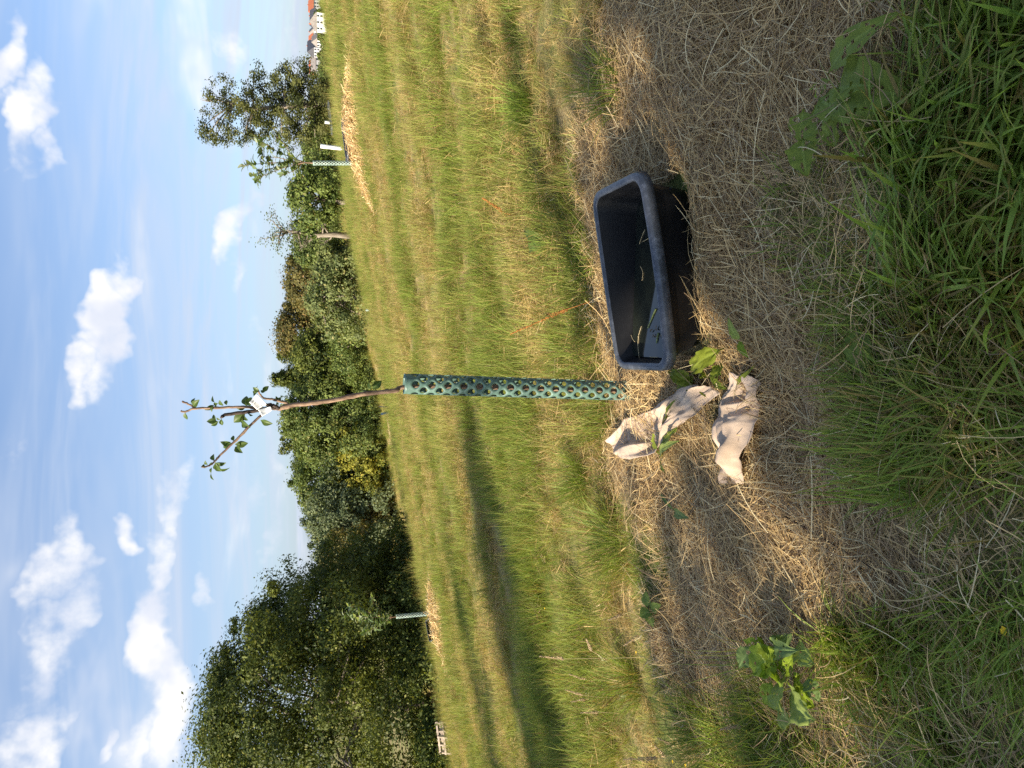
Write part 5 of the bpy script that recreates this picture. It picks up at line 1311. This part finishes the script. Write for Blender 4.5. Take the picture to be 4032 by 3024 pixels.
# hay rings round the two leafy young trees
def far_hay(cx, cy, rx, ry, h, n, label, w=.006):
    a = rng.uniform(0, 6.28, n); r = np.sqrt(rng.random(n)); x, y = cx + rx * r * np.cos(a), cy + ry * r * np.sin(a); th = rng.uniform(0, 6.28, n); L = rng.uniform(.1, .4, n); t = np.linspace(-.5, .5, 3)
    C = np.stack([x[:, None] + np.cos(th)[:, None] * t * L[:, None], y[:, None] + np.sin(th)[:, None] * t * L[:, None], np.zeros((n, 3))], -1)
    rr = np.hypot((C[..., 0] - cx) / rx, (C[..., 1] - cy) / ry)
    C[..., 2] = ground(C[..., 0], C[..., 1]) + h * np.clip(1 - rr ** 2, 0, 1) * rng.uniform(.2, 1.1, n)[:, None] + rng.normal(0, .3, n)[:, None] * t * L[:, None] + .01
    Wv = np.stack([-np.sin(th), np.cos(th), rng.normal(0, .5, n)], 1)[:, None] * np.ones((1, 3, 1)) * (rng.uniform(.5, 1, n) * w)[:, None, None]
    V, Q, Cc = ribbons(C, Wv, straws(n, .1, .3) * 1.1)
    tag(npmesh('hay', V, Q, M_STRAW, Cc), label, 'hay', kind='stuff')
p = pix_y(1416, 640, 16.6); far_hay(p[0] + .5, p[1] - .3, 1.8, .8, 0.36, 8000, 'bank of sunlit hay at the foot of the leafy young tree near the white guards', .006)
p = pix_y(1735, 2440, 17.6); far_hay(p[0], p[1], 1.5, .8, .30, 4500, 'mound of sunlit hay at the foot of the left leafy young tree', .006)

# more tubs beside those trees
def far_tub(ix, iy, dist, label, yaw, sc=1.0, tilt=0.0):
    p = pix_y(ix, iy, dist); z = float(ground(p[0], p[1]))
    r = make_tub('mortar_tub', label, (p[0], p[1], z + .24 * sc + .06), Rxyz(tilt, -.12, yaw)); r.scale = (sc, sc, sc)
far_tub(1400, 560, 17.6, 'black tub half buried behind the hay near the leafy perforated guard', .1, 1.35)
far_tub(1352, 470, 36, 'distant black tub lying beyond the middle white guard', .1, 2.0)
far_tub(1705, 2478, 19.4, 'black tub behind the hay mound of the left young tree', .5, .8, .5)
far_tub(1700, 2445, 20.2, 'second black tub leaning behind the hay mound of the left young tree', -.4, .7, -.4)

# ------------------------------------------------------------------ wooden pallets
def pallet(ix, iy, dist, yaw, lean, label):
    p = pix_y(ix, iy, dist); z = float(ground(p[0], p[1])); root = empty('wooden_pallet', (p[0], p[1], z), label, 'pallet', 'pallets under the largest tree')
    root.rotation_euler = (lean, -.12, yaw); root.scale = (.55, .55, .6)
    for k in range(5):
        mb = MB(); mb.box((0, .06, .09 + .16 * k), (.6, .011, .05)); mb.build('slat', M_WOOD, root, smooth=False)
    for x in (-.52, 0, .52):
        mb = MB(); mb.box((x, 0, .41), (.05, .047, .40)); mb.build('bearer', M_WOOD, root, smooth=False)
    for k in (0, 2, 4):
        mb = MB(); mb.box((0, -.06, .09 + .16 * k), (.6, .011, .05)); mb.build('slat', M_WOOD, root, smooth=False)
pallet(1850, 2868, 23.6, .1, -.45, 'grey wooden pallet standing on edge under the largest tree, the one nearer the hay mound')
pallet(1850, 2928, 23.0, -.15, -.5, 'pale wooden pallet standing on edge under the largest tree, the outer one')

# ------------------------------------------------------------------ village on the horizon
def house(ix, iy, dist, w, d, h, rh, yaw, wall, roof, label, nwin=3):
    p = pix_y(ix, iy, dist); root = empty('house', tuple(p), label, 'house'); root.rotation_euler = (0, 0, yaw)
    mb = MB(); mb.box((0, 0, h / 2 - 4), (w / 2, d / 2, h / 2 + 4)); mb.build('wall', wall, root, smooth=False)
    mb = MB(); e = .5; V = [(-w / 2 - e, -d / 2 - e, h - .2), (w / 2 + e, -d / 2 - e, h - .2), (w / 2 + e, d / 2 + e, h - .2), (-w / 2 - e, d / 2 + e, h - .2), (-w / 2 - e, 0, h + rh), (w / 2 + e, 0, h + rh)]
    mb.add(V, [(0, 1, 5, 4), (2, 3, 4, 5), (0, 4, 3), (1, 2, 5), (0, 3, 2, 1)]); rf = mb.build('roof', roof, root, smooth=False)
    mb = MB(); mb.box((w * .2, d * .1, h + rh * .9), (.4, .4, 1.0)); mb.build('chimney', M_ROOFR, rf, smooth=False)
    for k in range(nwin):
        for zz in (h * .3, h * .72):
            mb = MB(); mb.box((-w / 2 + w * (k + .5) / nwin, -d / 2 - .03, zz), (.65, .05, .8)); mb.build('window', M_GLASSD, root, smooth=False)
            mb = MB(); mb.box((-w / 2 - .03, -d / 2 + d * (k + .5) / nwin, zz), (.05, .65, .8)); mb.build('window', M_GLASSD, root, smooth=False)
house(1262, 190, 600, 12, 9, 5.5, 5, .5, M_WALLG, M_ROOFD, 'house with dark steep roof in the village')
house(1259, 175, 680, 14, 10, 6, 4, .2, M_WALLW, M_ROOFR, 'house with long red roof in the village')
house(1272, 160, 560, 7, 7, 4.5, 4, .6, M_WALLW, M_ROOFG, 'small white gabled house in the middle of the village')
house(1274, 92, 520, 9, 12, 5.0, 4.5, 1.2, M_WALLW, M_ROOFG, 'large bright white house closest to the field')
house(1264, 76, 600, 13, 9, 4.5, 4.5, .2, M_WALLW, M_ROOFD, 'white house with dark roof behind the bright white one')
house(1256, 128, 700, 10, 8, 5, 4, .9, M_WALLW, M_ROOFG, 'pale house with brownish roof high in the village')
house(1262, 245, 620, 16, 10, 4, 4, .0, M_WALLG, M_ROOFG, 'low grey house at the end of the village under the pear tree')
house(1255, 268, 700, 12, 9, 5, 4, .1, M_WALLW, M_ROOFR, 'house with bright red roof end beside the pear tree')
house(1258, 30, 640, 11, 9, 5, 4.5, .3, M_WALLW, M_ROOFR, 'tan house with reddish roof at the far end of the village')
def far_tree(ix, iy, dist, w, h, prof, pal, seed, label):
    p = pix_y(ix, iy, dist); R = np.random.default_rng(seed); root = empty('village_tree', (p[0], p[1], p[2] - h), label, 'tree', 'village trees')
    V, Q, Cc, C = crown_mesh(R, w, h * .05, h, PR[prof], 46, 40, w * .16, .55, pal); npmesh('crown', V, Q, M_CROWN, Cc, parent=root)
    mb = MB(); mb.tube([(0, 0, -6), (0, 0, h * .7)], [.4, .15], 6); mb.build('trunk', M_BARK, root)
VT = 'green tree among the village houses'
for k, (ix, iy, w, h, pr) in enumerate([(1252, 145, 8, 8, 'dome'), (1262, 115, 9, 8, 'dome'), (1262, 225, 10, 7, 'dome'), (1268, 205, 12, 7, 'dome'), (1272, 235, 14, 6, 'dome'), (1274, 180, 12, 6, 'dome'), (1268, 262, 12, 7, 'dome'), (1276, 135, 13, 7, 'dome'), (1240, 62, 9, 10, 'dome'), (1262, 50, 10, 8, 'dome'), (1276, 60, 10, 6, 'dome'), (1280, 112, 9, 5, 'dome'), (1262, 15, 8, 8, 'dome'), (1274, 290, 14, 6, 'dome'), (1278, 200, 14, 6, 'dome'), (1250, 215, 5, 6, 'dome')]):
    far_tree(ix, iy, 545 + 6 * k % 40, w * 1.25, h * 1.1, pr, MID, 700 + k, VT)
for k, (ix, iy, h) in enumerate([(1229, 102, 13), (1226, 24, 13), (1225, 10, 12)]):
    far_tree(ix, iy, 640, 6, h, 'cone', DARK, 740 + k, 'dark pointed conifer on the village skyline')
